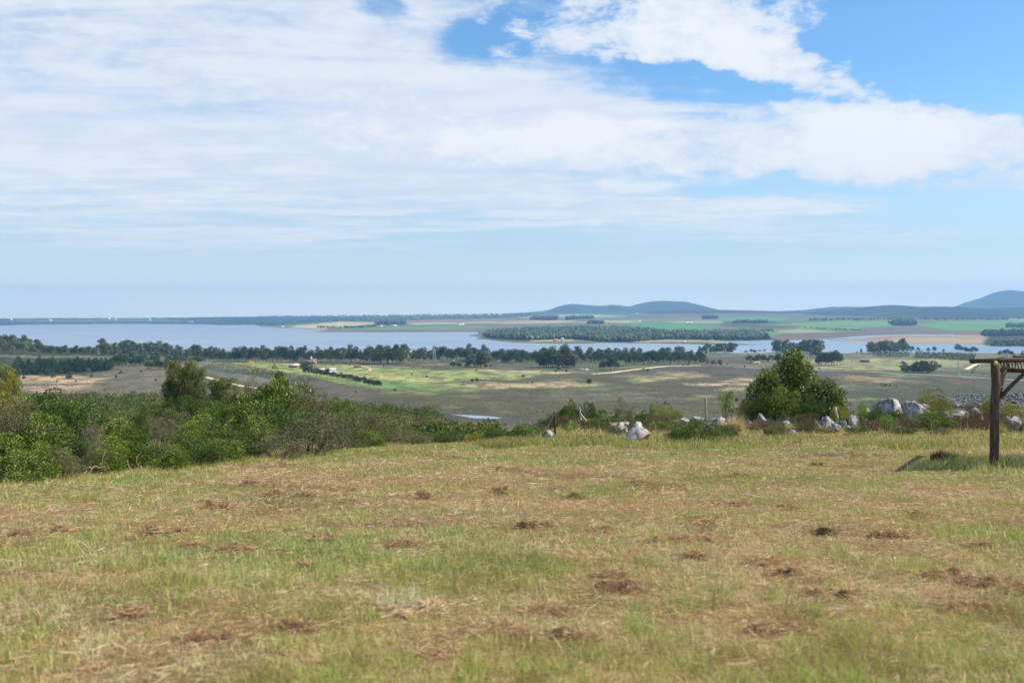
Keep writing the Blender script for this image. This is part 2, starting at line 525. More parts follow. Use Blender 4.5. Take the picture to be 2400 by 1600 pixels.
VAL = [
 (S(140, 140, 104), [(1330, 810), (1990, 820), (2420, 820), (2420, 872), (1880, 866), (1500, 862), (1380, 862), (1200, 850), (700, 845)]),
 (S(118, 118, 86), [(1060, 840), (1460, 845), (1460, 872), (1060, 866)]),
 (S(118, 104, 92), [(1640, 836), (1800, 838), (1790, 852), (1640, 854)]),
 # west side
 (S(134, 124, 98), [(-700, 880), (60, 872), (250, 848), (430, 850), (480, 880), (430, 935), (-700, 935)]),
 (S(214, 178, 138), [(-60, 880), (190, 880), (262, 888), (200, 899), (40, 897)]),
 (S(205, 172, 138), [(-60, 908), (100, 903), (215, 902), (170, 918), (-60, 922)]),
 (S(150, 140, 108), [(-700, 826), (60, 825), (180, 825), (262, 831), (258, 842), (100, 838), (-700, 842)]),
 (S(62, 74, 52), [(-700, 836), (180, 838), (240, 842), (262, 868), (170, 882), (60, 880), (-700, 882)]),
 (S(150, 150, 118), [(-700, 780), (60, 790), (130, 800), (230, 815), (240, 826), (-700, 832)]),
 (S(206, 196, 178), [(100, 797), (135, 797), (175, 806), (220, 814), (200, 817), (150, 808), (105, 803)]),
 (S(70, 82, 60), [(-700, 802), (60, 806), (240, 815), (420, 815), (560, 835), (240, 834), (-700, 834)]),
 # orchard ground
 (S(128, 128, 106), [(440, 843), (520, 840), (600, 856), (700, 880), (760, 897), (700, 906), (560, 892), (455, 868)]),
 (S(120, 108, 92), [(560, 905), (700, 884), (900, 925), (960, 948), (800, 940), (600, 920)]),
 (S(205, 196, 120), [(490, 848), (560, 853), (640, 866), (715, 877), (700, 886), (600, 872), (490, 856)]),
 # the green fields
 (S(172, 184, 104), [(505, 848), (600, 846), (700, 851), (830, 857), (1000, 866), (1150, 868), (1312, 870), (1235, 885), (1190, 890), (1100, 889), (1065, 899), (1000, 906), (960, 915), (890, 912), (715, 880), (640, 866), (560, 853)]),
 (S(206, 196, 124), [(880, 880), (940, 884), (1060, 890), (1040, 897), (960, 893), (880, 887)]),
 (S(196, 186, 118), [(790, 870), (860, 880), (900, 888), (850, 888), (780, 876)]),
 (S(134, 164, 92), [(870, 890), (960, 896), (1010, 900), (985, 911), (900, 915), (870, 902)]),
 (S(172, 176, 108), [(1130, 867), (1310, 870), (1240, 884), (1180, 888), (1110, 884)]),
 (S(210, 190, 140), [(1130, 865), (1320, 871), (1390, 874), (1310, 876), (1130, 869)]),
 (S(196, 180, 128), [(1040, 903), (1120, 894), (1200, 899), (1300, 894), (1420, 899), (1400, 907), (1200, 909), (1060, 912)]),
 (S(212, 190, 148), [(1230, 898), (1330, 897), (1330, 905), (1250, 905)]),
 (S(124, 146, 92), [(1350, 906), (1440, 905), (1480, 909), (1420, 914), (1340, 913)]),
 (S(138, 154, 86), [(885, 914), (1000, 907), (1080, 906), (1115, 915), (1060, 923), (900, 923)]),
 (S(186, 176, 120), [(1480, 880), (1560, 878), (1600, 886), (1540, 893), (1500, 898), (1470, 890)]),
 (S(106, 98, 90), [(1490, 872), (1560, 860), (1650, 857), (1760, 862), (1880, 867), (2300, 890), (2420, 896), (2420, 905), (2000, 885), (1700, 880), (1560, 882)]),
 (S(222, 196, 156), [(1600, 897), (1700, 897), (1830, 900), (1830, 905), (1620, 903)]),
 (S(214, 184, 138), [(1690, 893), (1740, 885), (1810, 882), (1815, 890), (1720, 895)]),
 (S(204, 186, 138), [(1690, 910), (1800, 908), (1800, 915), (1700, 915)]),
 (S(190, 170, 128), [(1550, 873), (1600, 869), (1660, 880), (1640, 886), (1580, 880)]),
 # damp flats
 (S(106, 102, 70), [(820, 922), (1150, 930), (1300, 932), (1420, 938), (1560, 948), (1760, 940), (1760, 1010), (960, 1010), (990, 968), (880, 945)]),
 (S(104, 96, 88), [(820, 940), (930, 944), (1060, 962), (1180, 976), (1300, 985), (1420, 990), (1420, 1000), (1150, 995), (1000, 975), (880, 958)]),
 (S(112, 106, 96), [(1150, 932), (1300, 928), (1480, 925), (1640, 938), (1600, 944), (1400, 938), (1250, 938)]),
 (S(98, 102, 80), [(1960, 905), (2100, 898), (2420, 900), (2420, 955), (1960, 945)]),
 (S(150, 148, 92), [(1960, 934), (2060, 931), (2070, 937), (1960, 940)]),
 (S(140, 162, 104), [(2080, 874), (2140, 876), (2150, 884), (2090, 884)]),
 (S(182, 160, 116), [(1980, 880), (2080, 884), (2130, 892), (2060, 896), (1980, 890)]),
 (S(148, 170, 108), [(1960, 902), (1995, 900), (2010, 905), (1960, 908)]),
 (S(160, 116, 90), [(2220, 893), (2260, 893), (2262, 897), (2225, 897)]),
 (S(180, 178, 122), [(1900, 842), (2280, 842), (2300, 856), (2100, 868), (1880, 864)]),
]
def grid_faces(nx, ny):
    i = np.arange(nx - 1)[None, :] + np.arange(ny - 1)[:, None] * nx
    i = i.ravel()
    return np.stack([i, i + 1, i + 1 + nx, i + nx], 1)

# meadow: the flat hilltop with the mown grass
def meadow_tint(x, y):
    """0 straw .. 1 green, and a brownness"""
    g = fbm(x / 1.7, y / 1.7, 4, 11) * 0.6 + fbm(x / 6.5, y / 6.5, 3, 12) * 0.4
    g = (g - 0.5) * 2.6 + 0.50
    # swaths left by the mower near the far edge
    px = 1200 + F * x / np.maximum(y, 3)
    sw = sstep(19, 25, y) * sstep(900, 1300, px)
    rows = np.sin((y + 0.12 * x + fbm(x / 4, y / 4, 2, 13) * 2.0) * 2 * pi / 3.3)
    g = g - sw * (0.16 + 0.34 * rows)
    b = sstep(0.52, 0.72, fbm(x / 0.8, y / 0.8, 3, 14) * 0.6 + fbm(x / 3.0, y / 3.0, 3, 15) * 0.4)
    return np.clip(g, 0, 1), b
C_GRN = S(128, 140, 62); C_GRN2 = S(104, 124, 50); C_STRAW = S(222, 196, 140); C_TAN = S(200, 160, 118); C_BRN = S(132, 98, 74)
def lerp(a, b, t): return a + (b - a) * np.asarray(t)[..., None]
def build_meadow():
    xs = np.linspace(-46, 62, 260); ys = np.concatenate([np.linspace(-14, 4, 16), np.geomspace(4.15, 62, 190)])
    X, Y = np.meshgrid(xs, ys)
    Z = gz(X, Y)
    g, b = meadow_tint(X, Y)
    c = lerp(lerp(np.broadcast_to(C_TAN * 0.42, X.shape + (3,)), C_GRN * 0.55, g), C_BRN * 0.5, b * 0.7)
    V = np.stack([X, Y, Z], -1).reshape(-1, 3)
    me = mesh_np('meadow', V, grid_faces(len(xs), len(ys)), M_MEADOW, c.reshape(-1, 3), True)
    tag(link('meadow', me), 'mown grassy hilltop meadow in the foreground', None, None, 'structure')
build_meadow()
def sheet(name, label, ys, mat, colour, vmax=1.05, nv=900, dz=0.0):
    Vs = np.linspace(-vmax, vmax, nv)
    VV, Y = np.meshgrid(Vs, ys)
    X = VV * Y
    Z = gz(X, Y) + dz
    px = 1200 + F * VV
    py = HZ + F * (ZC - Z) / Y
    c = colour(px, py, X, Y)
    P = np.stack([X, Y, Z], -1).reshape(-1, 3)
    me = mesh_np(name, P, grid_faces(nv, len(ys)), mat, c.reshape(-1, 3), True)
    return tag(link(name, me), label, None, None, 'structure')
def col_hillside(px, py, X, Y):
    n = fbm(X / 7, Y / 7, 4, 21)
    c = lerp(np.broadcast_to(S(92, 84, 60), X.shape + (3,)), S(92, 104, 52), sstep(0.4, 0.6, n))
    val = paint(px, py, HEATH, VAL)
    w = sstep(420, 470, Y + (fbm(X / 30, Y / 30, 3, 22) - 0.5) * 60) * np.ones_like(X)
    w = np.maximum(w, sstep(1130, 1250, px) * sstep(90, 130, Y))
    return c * (1 - w[..., None]) + val * w[..., None]
sheet('hillside', 'scrub covered slope falling away below the meadow', np.geomspace(58, 520, 130), M_HILLS, col_hillside, .85, 280, -0.05)
def col_valley(px, py, X, Y):
    c = paint(px, py, HEATH, VAL, 22, 3.2, sat=0.95, gain=0.66)
    n = fbm(X / 60, Y / 110, 5, 23); n2 = fbm(X / 22, Y / 40, 4, 24)
    # dry grass and greener damp patches strewn through the heath
    hm = np.clip(1 - np.abs(c / .66 - HEATH).sum(-1) * 12, 0, 1)
    t1 = sstep(0.55, 0.68, n) * hm * sstep(0.40, 0.6, n2)
    t2 = sstep(0.56, 0.70, fbm(X / 45, Y / 90, 4, 25)) * hm * 0.55
    c = lerp(c, S(160, 146, 104), t1 * 0.40); c = lerp(c, S(104, 108, 70), t2)
    n3 = fbm(X / 9, Y / 18, 4, 27)
    c = lerp(c, np.broadcast_to(HEATH * .5, c.shape), sstep(.44, .62, n3) * .62)
    return c * (0.80 + 0.40 * n2[..., None])
sheet('valley', 'broad valley of heath, pasture and damp flats down to the lake', np.geomspace(505, 2700, 330), M_VALLEY, col_valley, .72, 660)

# ------------------------------------------------------------------ far side of the lake
SHORE = [(-900, 768), (-300, 765), (0, 763), (60, 760.5), (300, 758.5), (480, 759.5), (520, 762), (600, 761), (612, 765), (650, 768), (700, 770),
         (735, 772), (790, 773), (735, 777), (760, 778.3), (900, 778.6), (1050, 778), (1120, 777.5), (1124, 784), (1100, 786.5), (1118, 788.5), (1128, 791), (1115, 794), (1150, 797),
         (1200, 802.5), (1260, 804.5), (1330, 806), (1388, 806), (1400, 802.6), (1470, 802.8), (1500, 803.6), (1580, 805.2), (1640, 806.5), (1700, 808), (1776, 808.6),
         (1740, 806.3), (1680, 805), (1640, 803.5), (1690, 800.8), (1720, 799), (1800, 797.8), (1830, 799.6), (1860, 797), (1920, 795), (1990, 794), (1900, 792.6), (1960, 791.5), (2010, 788), (2050, 785.5), (2120, 784),
         (2240, 783.6), (2240, 785.5), (2100, 787), (2040, 791), (1980, 797.5), (1945, 799), (2030, 801), (2100, 804.5), (2180, 806.5), (2260, 807.3), (2300, 809), (2340, 812), (2400, 812.5), (2700, 815), (3200, 817),
         (3200, 735), (-900, 735)]
FX = np.array([-900, 0, 300, 600, 800, 1000, 1150, 1300, 1500, 1700, 1900, 2100, 2300, 2500, 3300.])
# (row, distance) ladders of the visible ground per column; rows fall with distance
LAD = [
 [(763, 8800), (757, 9800), (751, 11500), (747.5, 15000)],
 [(763, 8800), (757, 9800), (751, 11500), (747, 15000)],
 [(758, 11000), (753, 12000), (749, 13000), (746, 15000)],
 [(762, 9000), (754, 10500), (747, 12500), (742.5, 15000)],
 [(776, 5500), (764, 6800), (752, 9000), (741, 14000)],
 [(778, 5200), (766, 6400), (750, 8500), (739, 13500)],
 [(796, 3460), (772, 5600), (751, 8000), (737, 13000)],
 [(806, 2920), (778, 4800), (752, 7000), (735, 12500)],
 [(804, 3010), (778, 4800), (757, 6500), (733, 11500)],
 [(804, 3010), (784, 4400), (757, 6500), (733, 11000)],
 [(796, 3460), (780, 4600), (757, 6300), (734, 10500)],
 [(785, 4350), (771, 5400), (753, 6800), (733, 10500)],
 [(784, 4400), (771, 5400), (753, 6800), (734, 10500)],
 [(800, 3200), (776, 5000), (755, 6800), (735, 10500)],
 [(800, 3200), (776, 5000), (755, 6800), (735, 10500)],
]
LY = np.geomspace(2600, 15000, 60)
LT = []
for l in LAD:
    yy = np.array([a[1] for a in l], float); zz = np.array([ZC - (a[0] - HZ) / F * a[1] for a in l])
    zz[0] = max(zz[0], 1.0)
    yy = np.concatenate([[yy[0] * 0.6], yy]); zz = np.concatenate([[1.0], zz])
    LT.append(np.interp(LY, yy, np.maximum(zz, 1.0)))
LT = np.array(LT)
def far_z(px, y):
    px = np.asarray(px, float); y = np.asarray(y, float); px, y = np.broadcast_arrays(px, y)
    k = np.clip(np.searchsorted(FX, px) - 1, 0, len(FX) - 2)
    f = np.clip((px - FX[k]) / (FX[k + 1] - FX[k]), 0, 1); f = f * f * (3 - 2 * f)
    u = np.clip(np.interp(y, LY, np.arange(len(LY))), 0, len(LY) - 1.001); j = u.astype(int); g = u - j
    h = (LT[k, j] * (1 - g) + LT[k, j + 1] * g) * (1 - f) + (LT[k + 1, j] * (1 - g) + LT[k + 1, j + 1] * g) * f
    x = (px - 1200) / F * y
    h = h + (fbm(x / 900, y / 900, 4, 31) - 0.5) * np.clip(h, 0, 60) * 0.35
    py0 = HZ + F * ZC / y
    land = in_poly(px, py0, SHORE)
    return np.where(land, np.maximum(h, 0.7), -3.0)
def far_hit(px, py):
    ys = np.geomspace(2700, 15000, 2500)
    z = far_z(np.full(ys.shape, px), ys)
    ray = ZC - (py - HZ) / F * ys
    w = np.nonzero(ray <= z)[0]
    i = int(w[0]) if len(w) else len(ys) - 1
    return Vector(((px - 1200) / F * ys[i], ys[i], float(z[i])))
FAR = [
 (S(110, 122, 90), [(600, 735), (1300, 735), (1300, 752), (600, 756)]),
 (S(78, 98, 74), [(-900, 735), (0, 744), (300, 742), (600, 738), (900, 740), (760, 753), (640, 764), (600, 762), (-900, 764)]),
 (S(120, 140, 100), [(20, 749), (300, 747), (430, 750), (430, 754), (60, 755)]),
 (S(232, 208, 150), [(640, 768), (690, 763), (760, 757), (800, 753.5), (870, 755), (905, 758), (850, 762), (760, 770), (700, 769)]),
 (S(150, 160, 100), [(615, 764), (690, 764), (670, 769), (615, 769)]),
 (S(122, 168, 104), [(800, 766), (880, 764.5), (1130, 763), (1150, 770), (1000, 773), (800, 773)]),
 (S(150, 116, 104), [(735, 773.5), (900, 773), (1120, 772), (1140, 780), (735, 782)]),
 (S(170, 146, 124), [(940, 750), (1200, 746), (1320, 750), (1160, 756), (950, 756)]),
 (S(222, 196, 152), [(960, 757), (1080, 755), (1160, 753.5), (1180, 756), (1080, 759), (960, 760.5)]),
 (S(150, 124, 114), [(1090, 758), (1240, 757), (1240, 764), (1090, 764)]),
 (S(218, 190, 158), [(1150, 757), (1240, 750.5), (1330, 751), (1400, 752), (1300, 757), (1200, 759)]),
 (S(176, 196, 140), [(1190, 743), (1300, 740), (1330, 744), (1250, 747)]),
 (S(196, 214, 150), [(1300, 737), (1420, 738), (1470, 741), (1400, 744), (1320, 742)]),
 (S(170, 150, 130), [(1340, 752), (1480, 750), (1480, 757), (1340, 758)]),
 (S(214, 206, 156), [(1410, 750), (1520, 752), (1500, 757), (1415, 756)]),
 (S(100, 178, 92), [(1450, 757), (1530, 754), (1640, 761), (1690, 764), (1640, 772), (1500, 772), (1490, 764)]),
 (S(160, 142, 122), [(1480, 747), (1700, 742), (1800, 745), (1690, 752), (1480, 754)]),
 (S(176, 196, 136), [(1540, 753), (1720, 752), (1760, 756), (1600, 757)]),
 (S(112, 178, 108), [(1680, 742), (1800, 741.5), (1850, 746), (1830, 752), (1700, 752)]),
 (S(98, 108, 84), [(1690, 752), (1800, 752), (1860, 758), (1780, 768), (1690, 764)]),
 (S(118, 96, 96), [(1760, 768), (1890, 757), (1880, 765), (1800, 770)]),
 (S(124, 180, 96), [(1770, 761), (1900, 756), (1960, 752), (2085, 752), (2092, 763), (2000, 770), (1900, 774), (1860, 772), (1880, 764)]),
 (S(120, 180, 98), [(2145, 760), (2200, 754), (2300, 752), (2420, 750), (2420, 770), (2300, 774), (2220, 774)]),
 (S(190, 196, 126), [(1820, 774), (1880, 772), (1965, 777), (1950, 781), (1830, 780)]),
 (S(126, 176, 92), [(1770, 776), (1830, 778), (1830, 788), (1780, 786)]),
 (S(140, 120, 116), [(1830, 781), (1990, 778), (2030, 770), (2090, 766), (2220, 775), (2350, 778), (2350, 784), (2100, 784.5), (1900, 794), (1800, 798)]),
 (S(180, 196, 130), [(2360, 735), (2420, 735), (2420, 752), (2370, 750)]),
 (S(196, 160, 142), [(1930, 802), (2050, 788), (2250, 784.5), (2320, 784.5), (2320, 790), (2310, 812), (2100, 810)]),
 (S(206, 186, 148), [(2050, 796), (2140, 792), (2310, 795), (2310, 803), (2150, 803), (2060, 799)]),
 (S(74, 88, 62), [(2320, 780), (2420, 775), (2700, 775), (2700, 820), (2340, 813), (2300, 806)]),
 (S(66, 84, 58), [(1124, 789), (1180, 777), (1250, 770), (1400, 768), (1490, 770), (1560, 778), (1700, 783), (1800, 788), (1815, 795), (1760, 797.5), (1690, 798.5), (1560, 796), (1480, 802), (1400, 800), (1340, 795), (1220, 799), (1150, 795)]),
 (S(190, 176, 116), [(1380, 797), (1440, 799), (1520, 796), (1690, 796), (1700, 800.5), (1500, 801.5)]),
 (S(192, 196, 110), [(1240, 797), (1350, 795), (1345, 799.5), (1240, 800.5)]),
 (S(150, 104, 86), [(1150, 796), (1180, 798), (1260, 802), (1390, 803.5), (1395, 808), (1250, 808), (1140, 800)]),
 (S(110, 80, 72), [(1395, 800.5), (1500, 801.8), (1600, 803.4), (1790, 806), (1790, 812), (1400, 808)]),
]
def build_far_land():
    nv = 820
    Vs = np.linspace(-0.68, 0.68, nv)
    rows = np.concatenate([np.arange(818, 770, -0.5), np.arange(770, 754, -0.4)])
    ys = np.concatenate([ZC * F / (rows - HZ), np.geomspace(ZC * F / (754 - HZ) * 1.01, 15500, 12)])
    ys = np.unique(np.concatenate([ys, np.geomspace(4500, 15500, 60)]))
    VV, Y = np.meshgrid(Vs, ys)
    px = 1200 + F * VV
    Z = far_z(px, Y)
    Z[-1] = -5
    X = VV * Y
    py = HZ + F * (ZC - Z) / Y
    c = paint(px, py, S(126, 140, 108), FAR, 7, 0.7, 0.02, 0.3, 0.72, 0.62)
    c = c * (0.84 + 0.34 * fbm(X / 260, Y / 500, 4, 41)[..., None]) * np.array([1.0, .98, .76])
    P = np.stack([X, Y, Z], -1).reshape(-1, 3)
    me = mesh_np('farmland', P, grid_faces(nv, len(ys)), M_FARLAND, c.reshape(-1, 3), True)
    tag(link('farmland', me), 'patchwork of fields and low land beyond the lake', None, None, 'structure')
build_far_land()

def ridge(name, label, pts, yc, front, back, zb, colA, colB, rough=1.0, seed=1):
    """a hill range: crest points given as (column, row) at distance yc, real slopes front and back"""
    px0, px1 = pts[0][0], pts[-1][0]
    n = int((px1 - px0) / 2.0) + 2
    px = np.linspace(px0, px1, n)
    py = np.interp(px, [p[0] for p in pts], [p[1] for p in pts])
    for _ in range(6): py[1:-1] = (py[:-2] + 2 * py[1:-1] + py[2:]) / 4
    x = (px - 1200) / F * yc
    zc = ZC - (py - HZ) / F * yc
    ts = np.concatenate([np.linspace(-1, 0, 46), np.linspace(0.08, 1, 14)])
    T, Xg = np.meshgrid(ts, x, indexing='ij')
    Zc = np.broadcast_to(zc, T.shape)
    prof = np.where(T < 0, 0.5 + 0.5 * np.cos(pi * np.abs(T) ** 0.85), 0.5 + 0.5 * np.cos(pi * T))
    Y = yc + np.where(T < 0, T * front, T * back)
    n1 = fbm(Xg / 500, Y / 700, 5, seed) - 0.5
    n2 = 1 - np.abs(fbm(Xg / 700, Y / 1600, 4, seed + 3) - 0.5) * 4
    amp = np.clip(np.abs(T) * 3, 0, 1) * (1 - np.abs(T))
    Z = zb + (Zc - zb) * prof + rough * amp * (n1 * 60 + n2 * 22) * np.clip((Zc - zb) / 150, 0.1, 1.2)
    Z = Z + (fbm(Xg / 120, Y / 120, 3, seed + 7) - 0.5) * 5 * rough
    c = .42 * lerp(np.broadcast_to(colA, T.shape + (3,)), colB, sstep(0.42, 0.62, fbm(Xg / 420, Y / 600, 5, seed + 5)))
    P = np.stack([Xg, Y, Z], -1).reshape(-1, 3)
    me = mesh_np(name, P, grid_faces(n, len(ts)), M_HILL, c.reshape(-1, 3), True)
    return tag(link(name, me), label, None, None, 'structure')
ridge('far_hills', 'long blue double humped hill on the horizon', [(1180, 735), (1250, 731), (1285, 727), (1305, 719), (1322, 714.5), (1340, 712), (1365, 714), (1395, 716), (1410, 717), (1428, 714.5), (1445, 714.5), (1462, 717.5), (1478, 718), (1490, 714), (1510, 709), (1530, 705.5), (1555, 704.5), (1578, 706), (1595, 706), (1612, 709), (1635, 715), (1652, 720), (1668, 726), (1700, 733), (1740, 738)],
      15500, 2600, 1800, 92, S(96, 112, 84), S(120, 128, 92), 0.8, 51)
ridge('brown_ridge', 'low dark brown ridge in front of the distant hills', [(1480, 736), (1530, 731), (1570, 727.5), (1610, 725.5), (1680, 726), (1740, 727), (1800, 728.5), (1850, 730), (1900, 732), (1960, 736), (2000, 740)],
      11600, 1900, 1200, 86, S(104, 92, 84), S(98, 98, 76), 0.35, 61)
ridge('pale_hills', 'faint pale blue hills low on the horizon', [(1780, 735), (1830, 729), (1860, 727.5), (1890, 726), (1925, 721.5), (1950, 719), (1990, 718.5), (2020, 719.5), (2060, 722), (2100, 728), (2150, 734)],
      15200, 2000, 1500, 90, S(92, 108, 90), S(110, 120, 96), 0.5, 71)
ridge('wooded_ridge', 'wooded dark ridge rising behind the green fields', [(1850, 738), (1900, 732), (1960, 727), (2000, 724), (2040, 719), (2070, 716), (2090, 714.5), (2105, 717), (2125, 721), (2150, 719.5), (2200, 718.5), (2240, 720), (2270, 722.5), (2310, 724), (2350, 722), (2400, 720), (2470, 716), (2550, 722), (2700, 730)],
      10200, 2300, 1400, 70, S(92, 104, 78), S(70, 86, 66), 0.8, 81)
ridge('mountain', 'steep blue mountain at the end of the skyline', [(2200, 730), (2245, 723), (2270, 717), (2290, 709), (2305, 701.5), (2320, 696), (2332, 691.5), (2345, 683), (2358, 679.5), (2372, 679.5), (2388, 682), (2402, 686), (2430, 694), (2470, 700), (2520, 713), (2580, 722), (2660, 730)],
      16500, 2900, 2200, 95, S(100, 104, 88), S(112, 116, 92), 1.0, 91)

# ------------------------------------------------------------------ the lake and a small pond
def build_water():
    m, t = new_mat('lake_water')
    g = geo_pos(t)
    w1 = noise_n(t, scaled(t, g, (0.012, 0.05, 0.02)), 1.0, 5, 0.6)
    w2 = noise_n(t, scaled(t, g, (0.0012, 0.006, 0.002)), 1.0, 4, 0.55)
    p = principled(t, mixc(t, smooth(t, w2, 0.3, 0.7), S(112, 130, 144), S(140, 154, 164)), 0.30, 0.4, bump(t, w1, 0.5, 1.2))
    finish(t, p.outputs[0])
    s = 19400
    me = mesh_np('lake', [(-s * 0.65, 1900, 0), (s * 0.65, 1900, 0), (s * 0.65, s, 0), (-s * 0.65, s, 0)], np.array([[0, 1, 2, 3]]), m)
    tag(link('lake', me), 'wide pale lake stretching across the valley', None, None, 'structure')
    m2, t2 = new_mat('pond_water')
    g2 = geo_pos(t2)
    p2 = principled(t2, S(120, 130, 140), 0.12, 0.5, bump(t2, noise_n(t2, g2, 0.8, 3), 0.1, 0.05))
    finish(t2, p2.outputs[0])
    pts = [(1034, 971.5), (1060, 971.2), (1090, 972), (1125, 973.6), (1158, 976), (1176, 979), (1168, 981), (1140, 981.2), (1108, 980), (1080, 978), (1058, 976), (1044, 974)]
    c = hit(1108, 976, 480)
    D = ZC - c.z - 0.25
    bm = bmesh.new()
    vs_ = []
    N = len(pts)
    for i in range(N * 4):
        a = i / 4.0; k = int(a) % N; f = a - int(a)
        qx = pts[k][0] * (1 - f) + pts[(k + 1) % N][0] * f + (fbm(i * 0.9, 3.1, 2) - 0.5) * 7
        qy = pts[k][1] * (1 - f) + pts[(k + 1) % N][1] * f + (fbm(i * 0.9, 9.1, 2) - 0.5) * 0.8
        y = D * F / (qy - HZ)
        vs_.append(bm.verts.new(((qx - 1200) / F * y, y, ZC - D)))
    bm.faces.new(vs_)
    me = bpy.data.meshes.new('pond'); bm.to_mesh(me); bm.free(); me.materials.append(m2)
    tag(link('pond', me), 'small bright pond in the damp flat below the scrub', None, None, 'structure')
build_water()

# ------------------------------------------------------------------ air
HAZE_D = 6.2e-5
def build_haze():
    bm = bmesh.new()
    bmesh.ops.create_cube(bm, size=1.0)
    x0, x1, y0, y1, z0, z1 = -16500, 16500, -1500, 19500, -8, 640
    for v in bm.verts:
        v.co = (x0 + (v.co.x + .5) * (x1 - x0), y0 + (v.co.y + .5) * (y1 - y0), z0 + (v.co.z + .5) * (z1 - z0))
    me = bpy.data.meshes.new('haze'); bm.to_mesh(me); bm.free()
    m, t = new_mat('haze_air')
    v = nd(t, 'ShaderNodeVolumePrincipled')
    v.inputs['Color'].default_value = (0.35, 0.65, 1.0, 1)
    v.inputs['Density'].default_value = HAZE_D
    v.inputs['Anisotropy'].default_value = 0.1
    o = nd(t, 'ShaderNodeOutputMaterial')
    t.links.new(v.outputs[0], o.inputs['Volume'])
    me.materials.append(m)
    tag(link('haze', me), 'thin blue haze filling the air over the valley', None, None, 'stuff')
build_haze()
# ------------------------------------------------------------------ plants: builders
def unit(v):
    return v / np.maximum(np.linalg.norm(v, axis=-1, keepdims=True), 1e-9)
def leaf_quads(P, Dr, L, W, r, fold=0.25):
    """one folded four-cornered leaf per point"""
    n = len(P)
    Dr = unit(Dr)
    side = unit(np.cross(Dr, r.normal(size=(n, 3))))
    nor = np.cross(Dr, side)
    L = np.broadcast_to(np.asarray(L, float), (n,))[:, None]; W = np.broadcast_to(np.asarray(W, float), (n,))[:, None]
    a = P
    b = P + Dr * L * 0.5 + side * W * 0.5 + nor * W * fold
    c = P + Dr * L
    d = P + Dr * L * 0.5 - side * W * 0.5 + nor * W * fold
    V = np.stack([a, b, c, d], 1).reshape(-1, 3)
    Fc = np.arange(n * 4).reshape(n, 4)
    return V, Fc
def rep(c, k): return np.repeat(c, k, axis=0)
def tube(pts, rad, seg=6):
    """tapered tube along a list of points -> verts, quads"""
    pts = np.asarray(pts, float); n = len(pts)
    rad = np.broadcast_to(np.asarray(rad, float), (n,))
    tg = np.gradient(pts, axis=0); tg = unit(tg)
    ref = np.array([0.31, 0.83, 0.47]); u = unit(np.cross(tg, ref)); v = np.cross(tg, u)
    a = np.arange(seg) / seg * 2 * pi
    ring = u[:, None] * np.cos(a)[None, :, None] + v[:, None] * np.sin(a)[None, :, None]
    V = (pts[:, None] + ring * rad[:, None, None]).reshape(-1, 3)
    i = np.arange(n - 1)[:, None] * seg + np.arange(seg)[None]
    j = np.arange(n - 1)[:, None] * seg + (np.arange(seg)[None] + 1) % seg
    Q = np.stack([i, j, j + seg, i + seg], -1).reshape(-1, 4)
    V = np.concatenate([V, pts[-1:] + tg[-1:] * rad[-1] * 0.5, pts[:1]])
    k = (n - 1) * seg
    T = np.stack([np.arange(seg) + k, (np.arange(seg) + 1) % seg + k, np.full(seg, n * seg)], -1)
    T2 = np.stack([(np.arange(seg) + 1) % seg, np.arange(seg), np.full(seg, n * seg + 1)], -1)
    return V, Q, np.concatenate([T, T2])
class Bag:
    def __init__(s): s.V = []; s.Q = []; s.T = []; s.C = []; s.n = 0
    def add(s, V, Q=None, T=None, C=None):
        s.V.append(V)
        if Q is not None and len(Q): s.Q.append(np.asarray(Q) + s.n)
        if T is not None and len(T): s.T.append(np.asarray(T) + s.n)
        if C is not None: s.C.append(np.broadcast_to(C, (len(V), 3)))
        s.n += len(V)
    def tube(s, pts, rad, seg=6, C=None):
        V, Q, T = tube(pts, rad, seg); s.add(V, Q, T, C)
    def box(s, c, h, C=None, rz=0.0):
        o = np.array([[-1, -1, -1], [1, -1, -1], [1, 1, -1], [-1, 1, -1], [-1, -1, 1], [1, -1, 1], [1, 1, 1], [-1, 1, 1]], float) * np.array(h)
        ca, sa = math.cos(rz), math.sin(rz)
        o = np.stack([o[:, 0] * ca - o[:, 1] * sa, o[:, 0] * sa + o[:, 1] * ca, o[:, 2]], 1)
        s.add(o + np.array(c), [[0, 3, 2, 1], [4, 5, 6, 7], [0, 1, 5, 4], [1, 2, 6, 5], [2, 3, 7, 6], [3, 0, 4, 7]], None, C)
    def mesh(s, name, mat, smooth_sh=False):
        f = []
        if s.Q: f.append(np.concatenate(s.Q))
        if s.T: f.append(np.concatenate(s.T))
        return mesh_np(name, np.concatenate(s.V), f, mat, np.concatenate(s.C) if s.C else None, smooth_sh)
def curve_pts(a, b, bend, r, n=6):
    a = np.array(a, float); b = np.array(b, float)
    t = np.linspace(0, 1, n)[:, None]
    off = r.normal(size=3) * bend * np.linalg.norm(b - a)
    return a + (b - a) * t + off * np.sin(t * pi) * 0.5 + r.normal(size=(n, 3)) * bend * 0.08 * t

